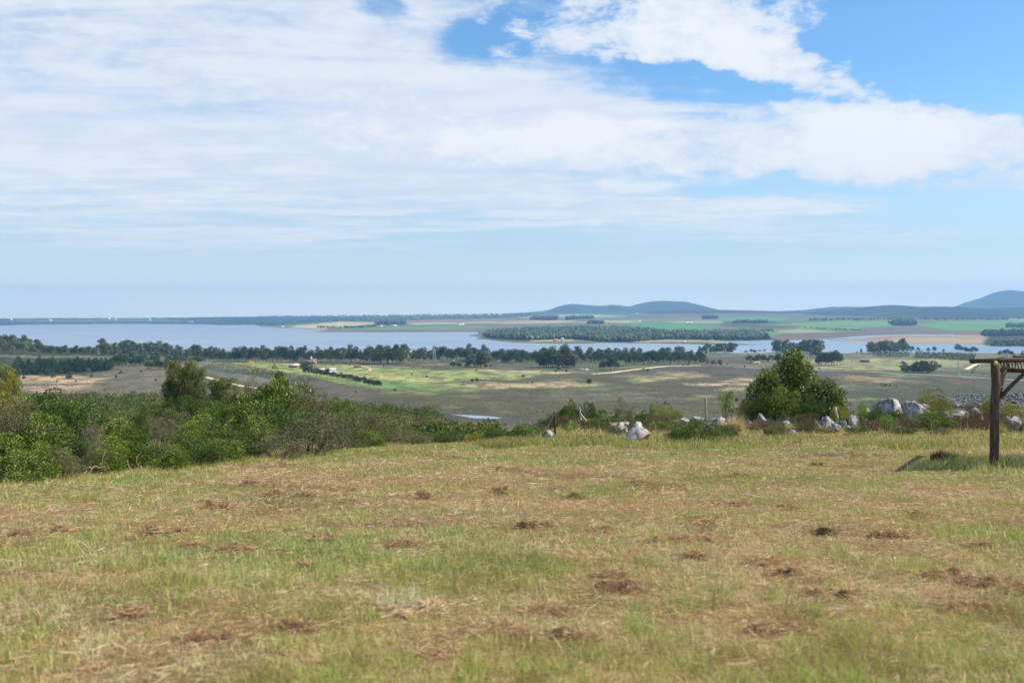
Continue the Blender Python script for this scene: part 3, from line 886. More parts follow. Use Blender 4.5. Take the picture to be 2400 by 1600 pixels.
def shrub_mesh(kind, seed):
    """a shrub about 2 m tall and 3 m wide, base at the origin -> (foliage mesh, branch mesh)"""
    r = np.random.default_rng(seed)
    K = dict(
        glossy=dict(nc=64, n=11500, L=.095, W=.046, flat=.78, cl=.25, cols=[(S(126, 144, 54), .45), (S(88, 110, 42), .36), (S(168, 172, 88), .19)], up=.45, mat=M_LEAF),
        dark=dict(nc=56, n=11000, L=.075, W=.036, flat=.8, cl=.26, cols=[(S(88, 112, 46), .5), (S(64, 88, 40), .3), (S(116, 136, 60), .2)], up=.35, mat=M_LEAF),
        olive=dict(nc=60, n=12500, L=.055, W=.022, flat=.85, cl=.27, cols=[(S(126, 124, 78), .4), (S(98, 98, 58), .3), (S(156, 148, 112), .3)], up=.3, mat=M_LEAFD),
        greyolive=dict(nc=70, n=12500, L=.06, W=.024, flat=.85, cl=.24, cols=[(S(122, 118, 84), .45), (S(92, 92, 58), .35), (S(150, 148, 116), .2)], up=.25, mat=M_LEAFD),
        flat=dict(nc=50, n=11000, L=.065, W=.032, flat=.5, cl=.2, cols=[(S(104, 132, 46), .5), (S(78, 104, 40), .3), (S(138, 156, 66), .2)], up=.7, mat=M_LEAF),
        yellowgreen=dict(nc=44, n=9500, L=.10, W=.024, flat=.8, cl=.32, cols=[(S(170, 164, 62), .5), (S(124, 132, 52), .35), (S(196, 182, 84), .15)], up=.9, mat=M_LEAFD),
        acacia=dict(nc=40, n=9500, L=.06, W=.035, flat=1.0, cl=.3, cols=[(S(206, 184, 44), .4), (S(112, 120, 50), .5), (S(226, 206, 70), .1)], up=.2, mat=M_LEAFD),
        twiggy=dict(nc=50, n=9000, L=.13, W=.017, flat=.75, cl=.36, cols=[(S(120, 98, 74), .4), (S(98, 88, 60), .35), (S(150, 128, 96), .25)], up=1.1, mat=M_LEAFD),
        twig=dict(nc=60, n=6000, L=.16, W=.010, flat=.9, cl=.3, cols=[(S(150, 134, 120), .5), (S(126, 112, 100), .5)], up=.6, mat=M_LEAFD),
        sprout=dict(nc=18, n=1500, L=.17, W=.055, flat=.9, cl=.34, cols=[(S(134, 160, 68), .5), (S(102, 134, 54), .3), (S(174, 186, 108), .2)], up=1.3, mat=M_LEAF),
        gum=dict(nc=64, n=7500, L=.19, W=.055, flat=1.15, cl=.27, cols=[(S(104, 128, 52), .50), (S(138, 142, 62), .24), (S(182, 164, 84), .12), (S(140, 152, 116), .14)], up=-.5, mat=M_LEAF),
    )[kind]
    R, H = 1.5, 2.0
    K['n'] = int(K['n'] * .80)
    nc = K['nc']
    d = unit(r.normal(size=(nc, 3))); d[:, 2] = np.abs(d[:, 2]) * 1.15 - 0.22
    d = unit(d)
    rad = r.uniform(.36, 1.02, nc)
    C = d * rad[:, None] * np.array([R, R, H * K['flat'] * 0.72]) + np.array([0, 0, H * 0.36])
    C[:, 2] += r.normal(size=nc) * 0.09
    if kind == 'gum':   # loose pyramid of drooping sprays
        zz = r.beta(1.1, 1.3, nc)
        aa = r.uniform(0, 2 * pi, nc); rr = (1.05 - zz * 0.98) * R * r.uniform(.75, 1.2, nc) * np.sqrt(r.uniform(.15, 1, nc))
        C = np.stack([np.cos(aa) * rr, np.sin(aa) * rr, 0.35 + zz * 2.05], 1)
    if kind == 'sprout':
        aa = r.uniform(0, 2 * pi, nc); rr = R * .75 * np.sqrt(r.uniform(0, 1, nc))
        C = np.stack([np.cos(aa) * rr, np.sin(aa) * rr, H * (.25 + .55 * r.uniform(0, 1, nc))], 1)
    if kind == 'flat':
        C[:, 2] = np.maximum(C[:, 2], H * .45) + 0.35
    C[:, 2] = np.maximum(C[:, 2], 0.22)
    cr = K['cl'] * R * r.uniform(.4, 1.35, nc)
    w = cr ** 2; w /= w.sum()
    idx = r.choice(nc, K['n'], p=w)
    u = unit(r.normal(size=(K['n'], 3)) + d[idx] * 0.55 + np.array([0, 0, .25]))
    sh = r.uniform(.35, 1.0, K['n']) ** .5
    P = C[idx] + u * (cr[idx] * sh)[:, None] * np.array([1, 1, .8])
    P[:, 2] = np.maximum(P[:, 2], 0.04)
    Dr = u * .8 + np.array([0, 0, K['up']]) + r.normal(size=P.shape) * .45
    L = K['L'] * r.uniform(.65, 1.35, K['n']); W = K['W'] * r.uniform(.7, 1.3, K['n'])
    V, Q = leaf_quads(P, Dr, L, W, r)
    cols = np.array([c for c, _ in K['cols']]); pr = np.array([p for _, p in K['cols']]); pr = pr / pr.sum()
    ctone = r.uniform(.7, 1.2, nc)
    ci = cols[r.choice(len(cols), K['n'], p=pr)] * ctone[idx][:, None] * r.uniform(.55, 1.3, (K['n'], 1))
    fol = mesh_np('foliage', V, Q, K['mat'], rep(ci, 4))
    b = Bag()
    nb = min(nc, 24)
    for k in r.permutation(nc)[:nb]:
        b.tube(curve_pts([r.normal() * .12, r.normal() * .12, -0.25], C[k], .16, r), np.linspace(.035, .008, 6), 5)
    for k in range(30):
        q = r.integers(nc); e = C[q] + unit(r.normal(size=3) + np.array([0, 0, .5])) * cr[q] * 1.0
        b.tube(curve_pts(C[q], e, .12, r, 4), np.linspace(.011, .004, 4), 4)
    return fol, b.mesh('branches', M_TWIG, True)

def gum_tree(seed, tall=9.0):
    """a tall eucalypt with drooping leaf masses, pale stems"""
    r = np.random.default_rng(seed)
    b = Bag()
    stems = []
    for k in range(4):
        top = np.array([r.normal() * .9, r.normal() * .9, tall * r.uniform(.72, .98)])
        p = curve_pts([r.normal() * .2, r.normal() * .2, -.4], top, .06, r, 9)
        b.tube(p, np.linspace(.13, .03, 9), 7); stems.append(p)
    nc = 95
    C = []; 
    for k in range(nc):
        p = stems[r.integers(4)]
        t = r.uniform(.22, 1.0) ** .8
        base = p[min(8, int(t * 8))]
        prof = (0.42 + 0.75 * math.sin(pi * min(1, (t - .12) * 1.02)) ** .8) * 0.245 * tall
        a = r.uniform(0, 2 * pi); rr = prof * math.sqrt(r.uniform(.1, 1))
        c = base + np.array([math.cos(a) * rr, math.sin(a) * rr, r.uniform(-.1, .5)])
        C.append(c)
        b.tube(curve_pts(base - np.array([0, 0, .5]), c, .12, r, 5), np.linspace(.035, .008, 5), 4)
    C = np.array(C)
    n = 24000
    cr = r.uniform(.4, .95, nc) * tall / 9
    idx = r.choice(nc, n, p=cr ** 2 / (cr ** 2).sum())
    u = unit(r.normal(size=(n, 3)) + np.array([0, 0, .2]))
    P = C[idx] + u * (cr[idx] * r.uniform(.3, 1, n) ** .5)[:, None] * np.array([1, 1, 1.1])
    Dr = np.array([0, 0, -.9]) + r.normal(size=P.shape) * .5 + u * .3
    V, Q = leaf_quads(P, Dr, .25 * r.uniform(.7, 1.3, n), .068 * r.uniform(.7, 1.3, n), r)
    cols = np.array([S(104, 116, 60), S(136, 134, 80), S(84, 100, 52), S(160, 144, 84)])
    tone = r.uniform(.8, 1.2, nc)
    ci = cols[r.choice(4, n, p=[.38, .3, .22, .1])] * tone[idx][:, None] * r.uniform(.8, 1.2, (n, 1))
    return mesh_np('crown', V, Q, M_LEAFD, rep(ci, 4)), b.mesh('trunk', M_EUC, True)

def far_tree(kind, seed):
    """unit-height tree for the valley: (crown, trunk)"""
    r = np.random.default_rng(seed)
    b = Bag(); n = 1000; size = .06
    if kind == 'gum':        # high crown on bare pale stems
        nc = 26
        zz = r.uniform(.2, .95, nc)
        rr = .19 * np.sin(np.clip((zz - .08) / .92, 0, 1) * pi) ** .6 + .04
        a = r.uniform(0, 2 * pi, nc); q = np.sqrt(r.uniform(.1, 1, nc))
        C = np.stack([np.cos(a) * rr * q, np.sin(a) * rr * q, zz], 1); cr = r.uniform(.055, .10, nc)
        cols = [S(104, 116, 84), S(130, 132, 100), S(80, 94, 66)]
    elif kind == 'round':    # dark broad crown nearly to the ground
        nc = 30
        d = unit(r.normal(size=(nc, 3))); d[:, 2] = np.abs(d[:, 2]) * 1.2 - .3
        C = d * np.array([.33, .33, .42]) * r.uniform(.5, .95, nc)[:, None] + np.array([0, 0, .46]); cr = r.uniform(.09, .16, nc)
        cols = [S(74, 90, 62), S(58, 74, 50), S(96, 108, 74)]; size = .06; n = 900
    elif kind == 'pine':
        nc = 34
        zz = r.uniform(.08, .97, nc) ** 1.1
        rr = .21 * (1 - zz) + .012
        a = r.uniform(0, 2 * pi, nc)
        C = np.stack([np.cos(a) * rr * .8, np.sin(a) * rr * .8, zz], 1); cr = .035 + .085 * (1 - zz)
        cols = [S(58, 84, 58), S(44, 66, 48), S(78, 100, 66)]; size = .05; n = 820
    elif kind == 'wattle':
        nc = 24
        d = unit(r.normal(size=(nc, 3))); d[:, 2] = np.abs(d[:, 2]) * 1.1 - .2
        C = d * np.array([.5, .5, .36]) * r.uniform(.5, .95, nc)[:, None] + np.array([0, 0, .55]); cr = r.uniform(.10, .17, nc)
        cols = [S(238, 196, 40), S(214, 170, 44), S(190, 170, 60)]; size = .07
    else:                    # bush
        nc = 22
        d = unit(r.normal(size=(nc, 3))); d[:, 2] = np.abs(d[:, 2])
        C = d * np.array([.48, .48, .62]) * r.uniform(.5, .95, nc)[:, None] + np.array([0, 0, .2]); cr = r.uniform(.14, .22, nc)
        cols = [S(86, 92, 64), S(66, 74, 52), S(112, 112, 80)]; size = .10; n = 560
    idx = r.choice(nc, n, p=cr ** 2 / (cr ** 2).sum())
    u = unit(r.normal(size=(n, 3)) + np.array([0, 0, .25]))
    P = C[idx] + u * (cr[idx] * r.uniform(.4, 1, n) ** .5)[:, None]
    P[:, 2] = np.maximum(P[:, 2], .01)
    V, Q = leaf_quads(P, u * .6 + r.normal(size=P.shape), size * r.uniform(.6, 1.4, n), size * .8 * r.uniform(.6, 1.4, n), r, .1)
    cc = np.array(cols)[r.choice(3, n, p=[.45, .35, .2])] * r.uniform(.82, 1.2, nc)[idx][:, None]
    crown = mesh_np('crown', V, Q, M_FAR, rep(cc, 4))
    if kind == 'gum':
        for k in range(2):
            b.tube(curve_pts([r.normal() * .02, r.normal() * .02, -.06], [r.normal() * .04, r.normal() * .04, .85], .05, r, 6), np.linspace(.013, .004, 6), 5)
        for k in range(8):
            c = C[r.integers(nc)]; b.tube([[c[0] * .1, c[1] * .1, c[2] - .12], c], [.005, .002], 4)
    else:
        b.tube([[0, 0, -.06], [0.005, 0, .3], [0, .005, .75 if kind == 'pine' else .5]], [.022, .016, .005], 5)
        for k in range(5):
            c = C[r.integers(nc)]; b.tube([[0, 0, max(.05, c[2] - .2)], c], [.008, .003], 4)
    return crown, b.mesh('trunk', M_FTRUNK, True)

FT = {k: [far_tree(k, 100 + i * 7 + j * 31) for i in range(m)] for j, (k, m) in enumerate([('gum', 6), ('round', 5), ('pine', 4), ('wattle', 2), ('bush', 4)])}
def put_tree(name, kind, p, h, label, cat, group=None, wide=1.0, r=rng):
    crown, trunk = FT[kind][int(r.integers(len(FT[kind])))]
    e = empty(name, p, r.uniform(0, 2 * pi))
    e.scale = (h * wide, h * wide, h)
    tag(e, label, cat, group)
    link('crown', crown, e); link('trunk', trunk, e)
    return e
# ------------------------------------------------------------------ trees of the valley
def ordinal(k):
    o = ['first', 'second', 'third', 'fourth', 'fifth', 'sixth', 'seventh', 'eighth', 'ninth', 'tenth', 'eleventh', 'twelfth', 'thirteenth', 'fourteenth', 'fifteenth', 'sixteenth', 'seventeenth', 'eighteenth', 'nineteenth', 'twentieth']
    if k < 20: return o[k]
    t = ['twenty', 'thirty', 'forty', 'fifty', 'sixty'][(k + 1) // 10 - 2]; u = (k + 1) % 10
    return ['twentieth', 'thirtieth', 'fortieth', 'fiftieth', 'sixtieth'][(k + 1) // 10 - 2] if u == 0 else t + '-' + o[u - 1]
def grove(x0, x1, b0, b1, top0, top1, n, kind, name, label, cat, group, rows=3.0, wide=1.0, lo=480, jit=.42, depth=3.5):
    """n single trees standing between picture columns x0 and x1; base rows b0..b1, crown tops top0..top1"""
    for k in range(n):
        f = (k + .5) / n + rng.uniform(-.4, .4) / n
        px = x0 + (x1 - x0) * f
        pyb = b0 + (b1 - b0) * f - rng.uniform(0, 1) ** 1.3 * depth
        p = hit(px, pyb, lo)
        top = top0 + (top1 - top0) * f
        h = max(2.5, (pyb - top) / F * p.y) * rng.uniform(1 - jit, 1 + jit * .4)
        put_tree(name, kind, p, h, label + ', ' + ordinal(k) + ' from left', cat, group, wide * rng.uniform(.95, 1.35))
E, TR = 'eucalyptus_tree', 'tree'
GROVES = [
 # west side, hill and belt
 (-8, 95, 826, 832, 786, 796, 20, 'gum', E, 'greyish eucalyptus on the slope at the west end of the lake view', 'eucalypts on the western slope', dict(depth=14)),
 (0, 95, 796, 806, 783, 793, 12, 'round', 'broadleaf_tree', 'dark tree on the crest of the rocky western hill', 'trees on the rocky hill crest', dict(depth=3)),
 (95, 232, 828, 831, 811, 812, 26, 'gum', E, 'dark eucalyptus in the straight row below the rocky hill', 'row below the rocky hill', dict(depth=2)),
 (232, 385, 834, 834, 799, 803, 34, 'gum', E, 'pale eucalyptus in the tall belt west of the white house', 'pale belt west of the white house', dict(depth=9)),
 (380, 560, 838, 846, 805, 818, 32, 'gum', E, 'eucalyptus in the belt behind the white house and orchard', 'belt behind the orchard', dict(depth=6)),
 (262, 335, 857, 859, 824, 828, 14, 'round', 'broadleaf_tree', 'dark tree in the clump beside the brown western field', 'dark clump by the brown field', dict(depth=5)),
 (344, 392, 867, 867, 840, 842, 8, 'round', 'broadleaf_tree', 'dark blue green tree in the small clump left of the big eucalypt', 'small clump near the big eucalypt', dict(depth=3)),
 (392, 482, 853, 851, 832, 830, 14, 'round', 'broadleaf_tree', 'dark garden tree beside the small white house', 'garden trees by the white house', dict(depth=5)),
 (300, 372, 848, 850, 824, 828, 10, 'round', 'broadleaf_tree', 'dark tree between the western belt and the brown field', 'dark trees below the western belt', dict(depth=4)),
 (480, 560, 848, 849, 818, 816, 10, 'round', 'broadleaf_tree', 'dark tree at the edge of the lawn east of the white house', 'dark trees edging the lawn', dict(depth=3, wide=.85)),
 # middle shore
 (555, 690, 849, 850, 812, 812, 20, 'round', 'broadleaf_tree', 'big dark tree in the belt behind the yellow flowering trees', 'dark belt behind the yellow trees', dict(depth=5, wide=.9)),
 (560, 960, 838, 840, 812, 813, 34, 'gum', E, 'tall eucalyptus on the lake shore behind the pink house', 'shore eucalypts behind the pink house', dict(depth=7)),
 (690, 862, 850, 852, 813, 815, 22, 'round', 'broadleaf_tree', 'dark tree in the wood around the pink house', 'dark wood around the pink house', dict(depth=5, wide=.85)),
 (862, 950, 853, 855, 810, 809, 15, 'gum', E, 'tall dark eucalyptus with bare stems at the field corner', 'tall stand at the field corner', dict(depth=4)),
 (945, 1032, 847, 847, 813, 814, 16, 'gum', E, 'eucalyptus in the wood behind the lattice pylon', 'wood behind the lattice pylon', dict(depth=6)),
 (1030, 1112, 848, 848, 808, 808, 13, 'round', 'broadleaf_tree', 'very dark tall tree in the block east of the pylon', 'dark block east of the pylon', dict(depth=6, wide=.8)),
 (1092, 1142, 862, 861, 826, 824, 6, 'gum', E, 'leafy eucalyptus in front of the dark block by the pylon', 'front eucalypts by the dark block', dict(depth=2, wide=1.5)),
 (1062, 1078, 862, 862, 842, 842, 2, 'round', 'broadleaf_tree', 'round dark tree in front of the tall dark block', 'round trees before the dark block', dict(depth=1, wide=1.3)),
 (1112, 1262, 849, 852, 815, 819, 24, 'round', 'broadleaf_tree', 'dark tree in the low wood left of the stand with bare trunks', 'low dark wood by the bare trunked stand', dict(depth=9, wide=.85)),
 (1120, 1262, 846, 850, 816, 820, 14, 'pine', 'pine_tree', 'dark pine in the shore wood behind the pasture', 'pines behind the pasture', dict(depth=7, wide=1.3)),
 (1262, 1350, 863, 862, 816, 818, 20, 'gum', E, 'tall eucalyptus with long bare trunks in the stand above the road', 'bare trunked stand above the road', dict(depth=3)),
 (1350, 1462, 848, 850, 816, 818, 22, 'gum', E, 'greyish eucalyptus in the belt east of the bare trunked stand', 'belt east of the bare trunked stand', dict(depth=5, wide=1.1)),
 (1405, 1448, 868, 868, 842, 836, 6, 'round', 'broadleaf_tree', 'dark dense tree in the small clump by the utility pole', 'small dark clump by the utility pole', dict(depth=2)),
 (1462, 1655, 858, 854, 820, 822, 30, 'round', 'broadleaf_tree', 'dark tree in the long wood above the pale track', 'long dark wood above the track', dict(depth=7, wide=.95)),
 (1455, 1650, 846, 842, 816, 818, 16, 'gum', E, 'eucalyptus rising from the back of the long dark wood', 'eucalypts behind the long dark wood', dict(depth=4)),
 (1638, 1722, 831, 829, 808, 804, 16, 'gum', E, 'pale eucalyptus of the shore grove east of the long wood', 'pale shore grove', dict(depth=3, wide=1.15)),
 (1658, 1692, 856, 856, 843, 844, 6, 'gum', E, 'thin dark tree beside the end of the pale track', 'thin trees at the end of the track', dict(depth=1)),
 (1742, 1776, 828, 828, 818, 817, 5, 'round', 'broadleaf_tree', 'low round tree on the shore by the yellow bushes', 'low shore trees by the yellow bushes', dict(depth=1)),
 (1756, 1830, 852, 850, 830, 827, 9, 'round', 'broadleaf_tree', 'dark tree of the farmyard clump above the heath', 'farmyard clump above the heath', dict(depth=4)),
 (1814, 1922, 827, 830, 800, 799, 28, 'gum', E, 'eucalyptus of the rounded dense grove jutting into the lake view', 'rounded dense grove by the lake', dict(depth=3, wide=1.1)),
 (1904, 1920, 836, 837, 812, 812, 3, 'gum', E, 'leafy eucalyptus at the near end of the rounded grove', 'near end of the rounded grove', dict(depth=1, wide=1.5)),
 (1918, 1970, 858, 857, 824, 815, 9, 'round', 'broadleaf_tree', 'dark leafy tree in the big clump beside the gravel road', 'big clump beside the gravel road', dict(depth=2, wide=1.0)),
 (2036, 2130, 830, 828, 803, 797, 26, 'gum', E, 'straight eucalyptus in the tall stand left of the orange roofed hut', 'tall stand left of the orange hut', dict(depth=3)),
 (2116, 2178, 875, 876, 850, 846, 14, 'gum', E, 'eucalyptus of the dark island clump in the eastern pasture', 'island clump in the eastern pasture', dict(depth=3, wide=1.15)),
 (2176, 2188, 874, 874, 847, 848, 3, 'gum', E, 'slim eucalyptus at the edge of the island clump', 'edge of the island clump', dict(depth=1)),
 (2188, 2204, 864, 864, 850, 849, 4, 'round', 'broadleaf_tree', 'small dark tree behind the island clump', 'small trees behind the island clump', dict(depth=1)),
 (2245, 2292, 826, 830, 806, 812, 7, 'round', 'broadleaf_tree', 'broad dark tree on the shore behind the pergola end', 'broad shore trees near the pergola', dict(depth=3, wide=1.1)),
 (2336, 2372, 834, 834, 818, 817, 5, 'round', 'broadleaf_tree', 'grey green tree behind the pergola beam', 'trees behind the pergola beam', dict(depth=2, wide=1.1)),
 (2388, 2420, 836, 836, 815, 812, 3, 'pine', 'pine_tree', 'dark tree at the shore above the pergola beam', 'dark trees above the pergola beam', dict(depth=2, wide=1.3)),
]
for (x0, x1, b0, b1, t0, t1, n, kind, name, label, grp, kw) in GROVES:
    grove(x0, x1, b0, b1, t0, t1, n, kind, name, label, 'tree', grp, **kw)
# single shore trees
for (px, pb, pt, kind, label) in [
    (2009, 829, 822, 'round', 'low round tree on the shore right of the big clump'),
    (2018, 829, 817, 'gum', 'slender lone tree on the shore left of the tall stand'),
    (2137, 826, 808, 'round', 'round tree just right of the tall eucalyptus stand'),
    (2152, 824, 812, 'round', 'small round tree right of the orange roofed hut'),
    (2176, 826, 813, 'round', 'broad low tree on the shore above the long hedge'),
    (2190, 826, 809, 'round', 'taller round tree on the shore above the long hedge'),
    (2212, 827, 816, 'round', 'low tree standing alone on the shore above the long hedge'),
    (1324, 828, 803, 'round', 'single big dark crown rising above the bare trunked stand'),
    (1594, 838, 807, 'round', 'single tall dark tree rising above the long dark wood'),
    (1100, 836, 806, 'gum', 'tall open crowned tree rising behind the dark block'),
    (1134, 838, 806, 'gum', 'wispy tall tree rising right of the dark block'),
    (1226, 887, 876, 'round', 'lone round tree at the pasture edge'),
    (1303, 874, 866, 'round', 'small lone tree on the tan track margin'),
    (1327, 874, 864, 'round', 'small lone tree right of another on the track margin'),
    (1381, 904, 884, 'round', 'lone oval tree on the bright green patch'),
    (899, 861, 855, 'round', 'small dark tree beside the curving orange drive'),
    (1816, 862, 852, 'round', 'bluish lone tree at the bend of the gravel road')]:
    p = hit(px, pb, 480)
    put_tree('lone_tree', kind, p, (pb - pt) / F * p.y, label, 'tree', None, 1.3 if pt < 812 and kind == 'round' and px < 1700 else 1.0)
# pine plantation, west
for k in range(150):
    px = rng.uniform(28, 262); f = rng.uniform(0, 1)
    lo_, hi_ = np.interp(px, [20, 120, 200, 262], [882, 878, 872, 868]), np.interp(px, [20, 120, 170, 190, 262], [850, 848, 856, 850, 854])
    py = hi_ + (lo_ - hi_) * f
    p = hit(px, py, 480)
    put_tree('pine_tree', 'pine', p, rng.uniform(5.5, 9.5), 'young dark pine in the plantation at the west edge of the valley', 'tree', 'pine plantation in the west', 1.8)
for (px, py, h) in [(122, 885, 4.2), (128, 884, 3), (160, 888, 7), (165, 886, 6), (56, 888, 5), (42, 886, 6), (272, 885, 4), (283, 876, 5), (134, 896, 3), (178, 895, 2.5), (214, 884, 4)]:
    put_tree('pine_tree', 'pine', hit(px, py, 480), h, 'small dark pine standing alone in the tan grass below the plantation', 'tree', 'scattered pines in the tan grass', 1.5)
# windbreak by the long-roofed barn
hp = [(718, 879), (735, 882), (750, 883), (764, 885), (778, 888), (792, 890), (806, 892), (820, 895), (832, 898), (845, 901), (858, 904), (870, 907), (884, 909)]
for i, (px, py) in enumerate(hp):
    for j in range(2):
        p = hit(px + j * 6 + rng.uniform(-2, 2), py - j * 1.2, 480)
        put_tree('windbreak_tree', 'round', p, (23 if i < 4 else 20) / F * p.y * rng.uniform(.85, 1.1), 'dark dense tree in the windbreak row below the long barn', 'tree', 'windbreak row below the barn', 1.05)
p = hit(722, 864, 480)
for px in (715, 724):
    put_tree('olive_green_tree', 'gum', hit(px, 873, 480), 26 / F * 1150, 'tall olive green tree at the upper end of the windbreak', 'tree', 'olive green pair at the windbreak end', 2.0)
for (px, py, pt, lab) in [(588, 857, 846, 'yellow flowering tree standing upper left on the lawn'), (634, 862, 852, 'wide yellow flowering tree standing lower on the lawn'), (709, 847, 837, 'yellow flowering tree beside the pink house'),
                          (1792, 826, 818, 'yellow green flowering tree on the lake shore'), (1780, 827, 819, 'smaller yellowish tree left of another on the lake shore')]:
    p = hit(px, py, 480)
    put_tree('flowering_tree', 'wattle', p, (py - pt) / F * p.y * 1.05, lab, 'tree', None, 1.15)
for (px, py, lab) in [(692, 846, 'bare greyish tree left of the pink house')]:
    p = hit(px, py, 480); put_tree('bare_tree', 'bush', p, 9, lab, 'tree', None, 1.0)
for px, py in [(687, 853), (712, 855), (717, 856), (736, 857), (740, 857), (754, 857), (763, 859), (778, 858), (793, 858), (799, 858), (812, 858), (818, 858), (821, 857)]:
    p = hit(px, py, 480)
    put_tree('sapling', 'pine', p, rng.uniform(2.2, 3.6), 'slim dark sapling in the row along the farm track', 'tree', 'saplings along the farm track', .8)
# bushes dotted about the valley
BUSH = [(925, 917, 3.2), (1118, 893, 4.6), (1108, 894, 4.2), (1247, 899, 3.0), (1237, 899, 2.4), (716, 921, 2.4), (834, 920, 2), (1000, 884, 3), (965, 879, 3.4), (1117, 869, 3.2), (1398, 876, 2.2), (1504, 869, 3.0), (1518, 870, 4.5), (1508, 866, 3.2), (1480, 872, 2.4),
        (1612, 857, 4.5), (1600, 857, 4), (1745, 861, 3.4), (1920, 866, 3.4), (1900, 842, 3.2), (1744, 838, 3.6), (1704, 855, 3), (1690, 856, 4), (2020, 831, 4.2), (2024, 836, 3.2), (2140, 836, 3.2), (1560, 947, 2.6), (1727, 942, 4.0), (2075, 905, 3), (2066, 903, 2.4), (2086, 905, 2.6), (2100, 907, 2.0), (1150, 859, 4), (1140, 860, 4.5), (1880, 838, 3), (970, 862, 2.5), (992, 864, 3), (330, 872, 3), (395, 905, 2.6), (365, 893, 3), (1432, 872, 2.4), (1996, 850, 2.2)]
for (px, py, h) in BUSH:
    put_tree('valley_bush', 'bush', hit(px, py, 480), h * .85, 'small dark bush dotted on the open valley floor', 'bush', 'bushes dotted over the valley', 1.0)
for px in (2019, 2023, 2027, 2031, 2035):
    put_tree('thicket_bush', 'bush', hit(px, 849, 480), 4.2, 'bush of the low dark thicket in the pale eastern field', 'bush', 'low thicket in the eastern field', 1.2)
# plantation hedges near the far shore, each hedge one plant wall
def hedge(pts, h, label, name='hedge'):
    r = np.random.default_rng(len(label)); b = Bag()
    A = [hit(px, py, 480) for px, py in pts]
    P = []
    for a, c in zip(A[:-1], A[1:]):
        n = max(2, int((c - a).length / .45))
        for k in range(n):
            q = a.lerp(c, k / n); P += [(q.x + r.normal() * .8, q.y + r.normal() * 1.2, q.z + h * r.uniform(0, 1)) for _ in range(9)]
    P = np.array(P); o = A[0]
    P = P - np.array(o); n = len(P)
    wob = (fbm(P[:, 0] / 6, P[:, 1] / 6, 3, 5) - .5) * h * .5
    P[:, 2] += wob * (P[:, 2] / h)
    V, Q = leaf_quads(P, r.normal(size=P.shape), min(1, h / 5) * r.uniform(.8, 1.8, n), min(1, h / 5) * r.uniform(.7, 1.4, n), r, .1)
    c = np.array([S(74, 90, 62), S(60, 76, 54), S(96, 104, 74)])[r.choice(3, n)] * r.uniform(.8, 1.2, (n, 1))
    tag(link(name, mesh_np(name, V, Q, M_FAR, rep(c, 4)), None, o), label, 'hedge')
hedge([(2047, 835), (2090, 836), (2132, 836)], 9, 'dark clipped looking hedge below the tall eucalyptus stand')
hedge([(2144, 838), (2200, 841), (2250, 844), (2285, 846)], 11, 'long dark hedge on the shore right of the orange roofed hut')
hedge([(960, 862), (1000, 865), (1040, 868)], .8, 'low scrubby hedge line above the green pasture')
hedge([(1000, 895), (1030, 897), (1060, 898)], .9, 'brown scrubby hedge line crossing the green pasture')

def thicket(name, label, pts, h, deep, seed):
    r = np.random.default_rng(seed); P = []; H = []
    A = [hit(px, py, 480) for px, py in pts]
    for u, v in zip(A[:-1], A[1:]):
        n = max(3, int((v - u).length / 1.3))
        for k in range(n):
            q = u.lerp(v, (k + r.random()) / n); hh = h * (.5 + .9 * float(fbm(q.x / 14, q.y / 14, 3, 8)))
            y = q.y + r.uniform(0, deep, 8); x = q.x * y / q.y + r.normal(size=8) * 1.5
            P.append(np.stack([x, y, gz(x, y) + hh * r.uniform(0, 1, 8)], 1))
    P = np.concatenate(P); n = len(P)
    V, Q = leaf_quads(P, r.normal(size=P.shape), r.uniform(1.2, 2.6, n), r.uniform(1.0, 2.0, n), r, .1)
    c = np.array([S(72, 90, 62), S(58, 74, 52), S(96, 108, 80)])[r.choice(3, n)] * r.uniform(.8, 1.2, (n, 1))
    tag(link(name, mesh_np(name, V, Q, M_FAR, rep(c, 4))), label, None, None, 'stuff')
for i, (pts, h, dp, lab) in enumerate([
    ([(238, 831), (385, 832)], 12, 40, 'undergrowth filling the pale belt in the west'), ([(385, 836), (560, 843)], 12, 40, 'undergrowth filling the belt behind the orchard'),
    ([(560, 845), (860, 846), (945, 848)], 12, 60, 'undergrowth filling the wood behind the pink house'), ([(945, 844), (1110, 845)], 13, 60, 'undergrowth filling the wood by the pylon'),
    ([(1110, 848), (1265, 849)], 13, 90, 'undergrowth filling the low dark wood'), ([(1350, 846), (1465, 847)], 12, 40, 'undergrowth of the belt above the road'),
    ([(1462, 853), (1560, 853), (1652, 851)], 13, 70, 'undergrowth filling the long dark wood'), ([(-10, 812), (95, 824)], 9, 50, 'undergrowth on the western slope'), ([(95, 828), (232, 829)], 8, 20, 'undergrowth below the rocky hill'),
    ([(1816, 827), (1918, 829)], 11, 40, 'undergrowth of the rounded grove'), ([(265, 855), (335, 856)], 8, 20, 'undergrowth of the clump by the brown field')]):
    thicket('undergrowth', lab, pts, h, dp, i)
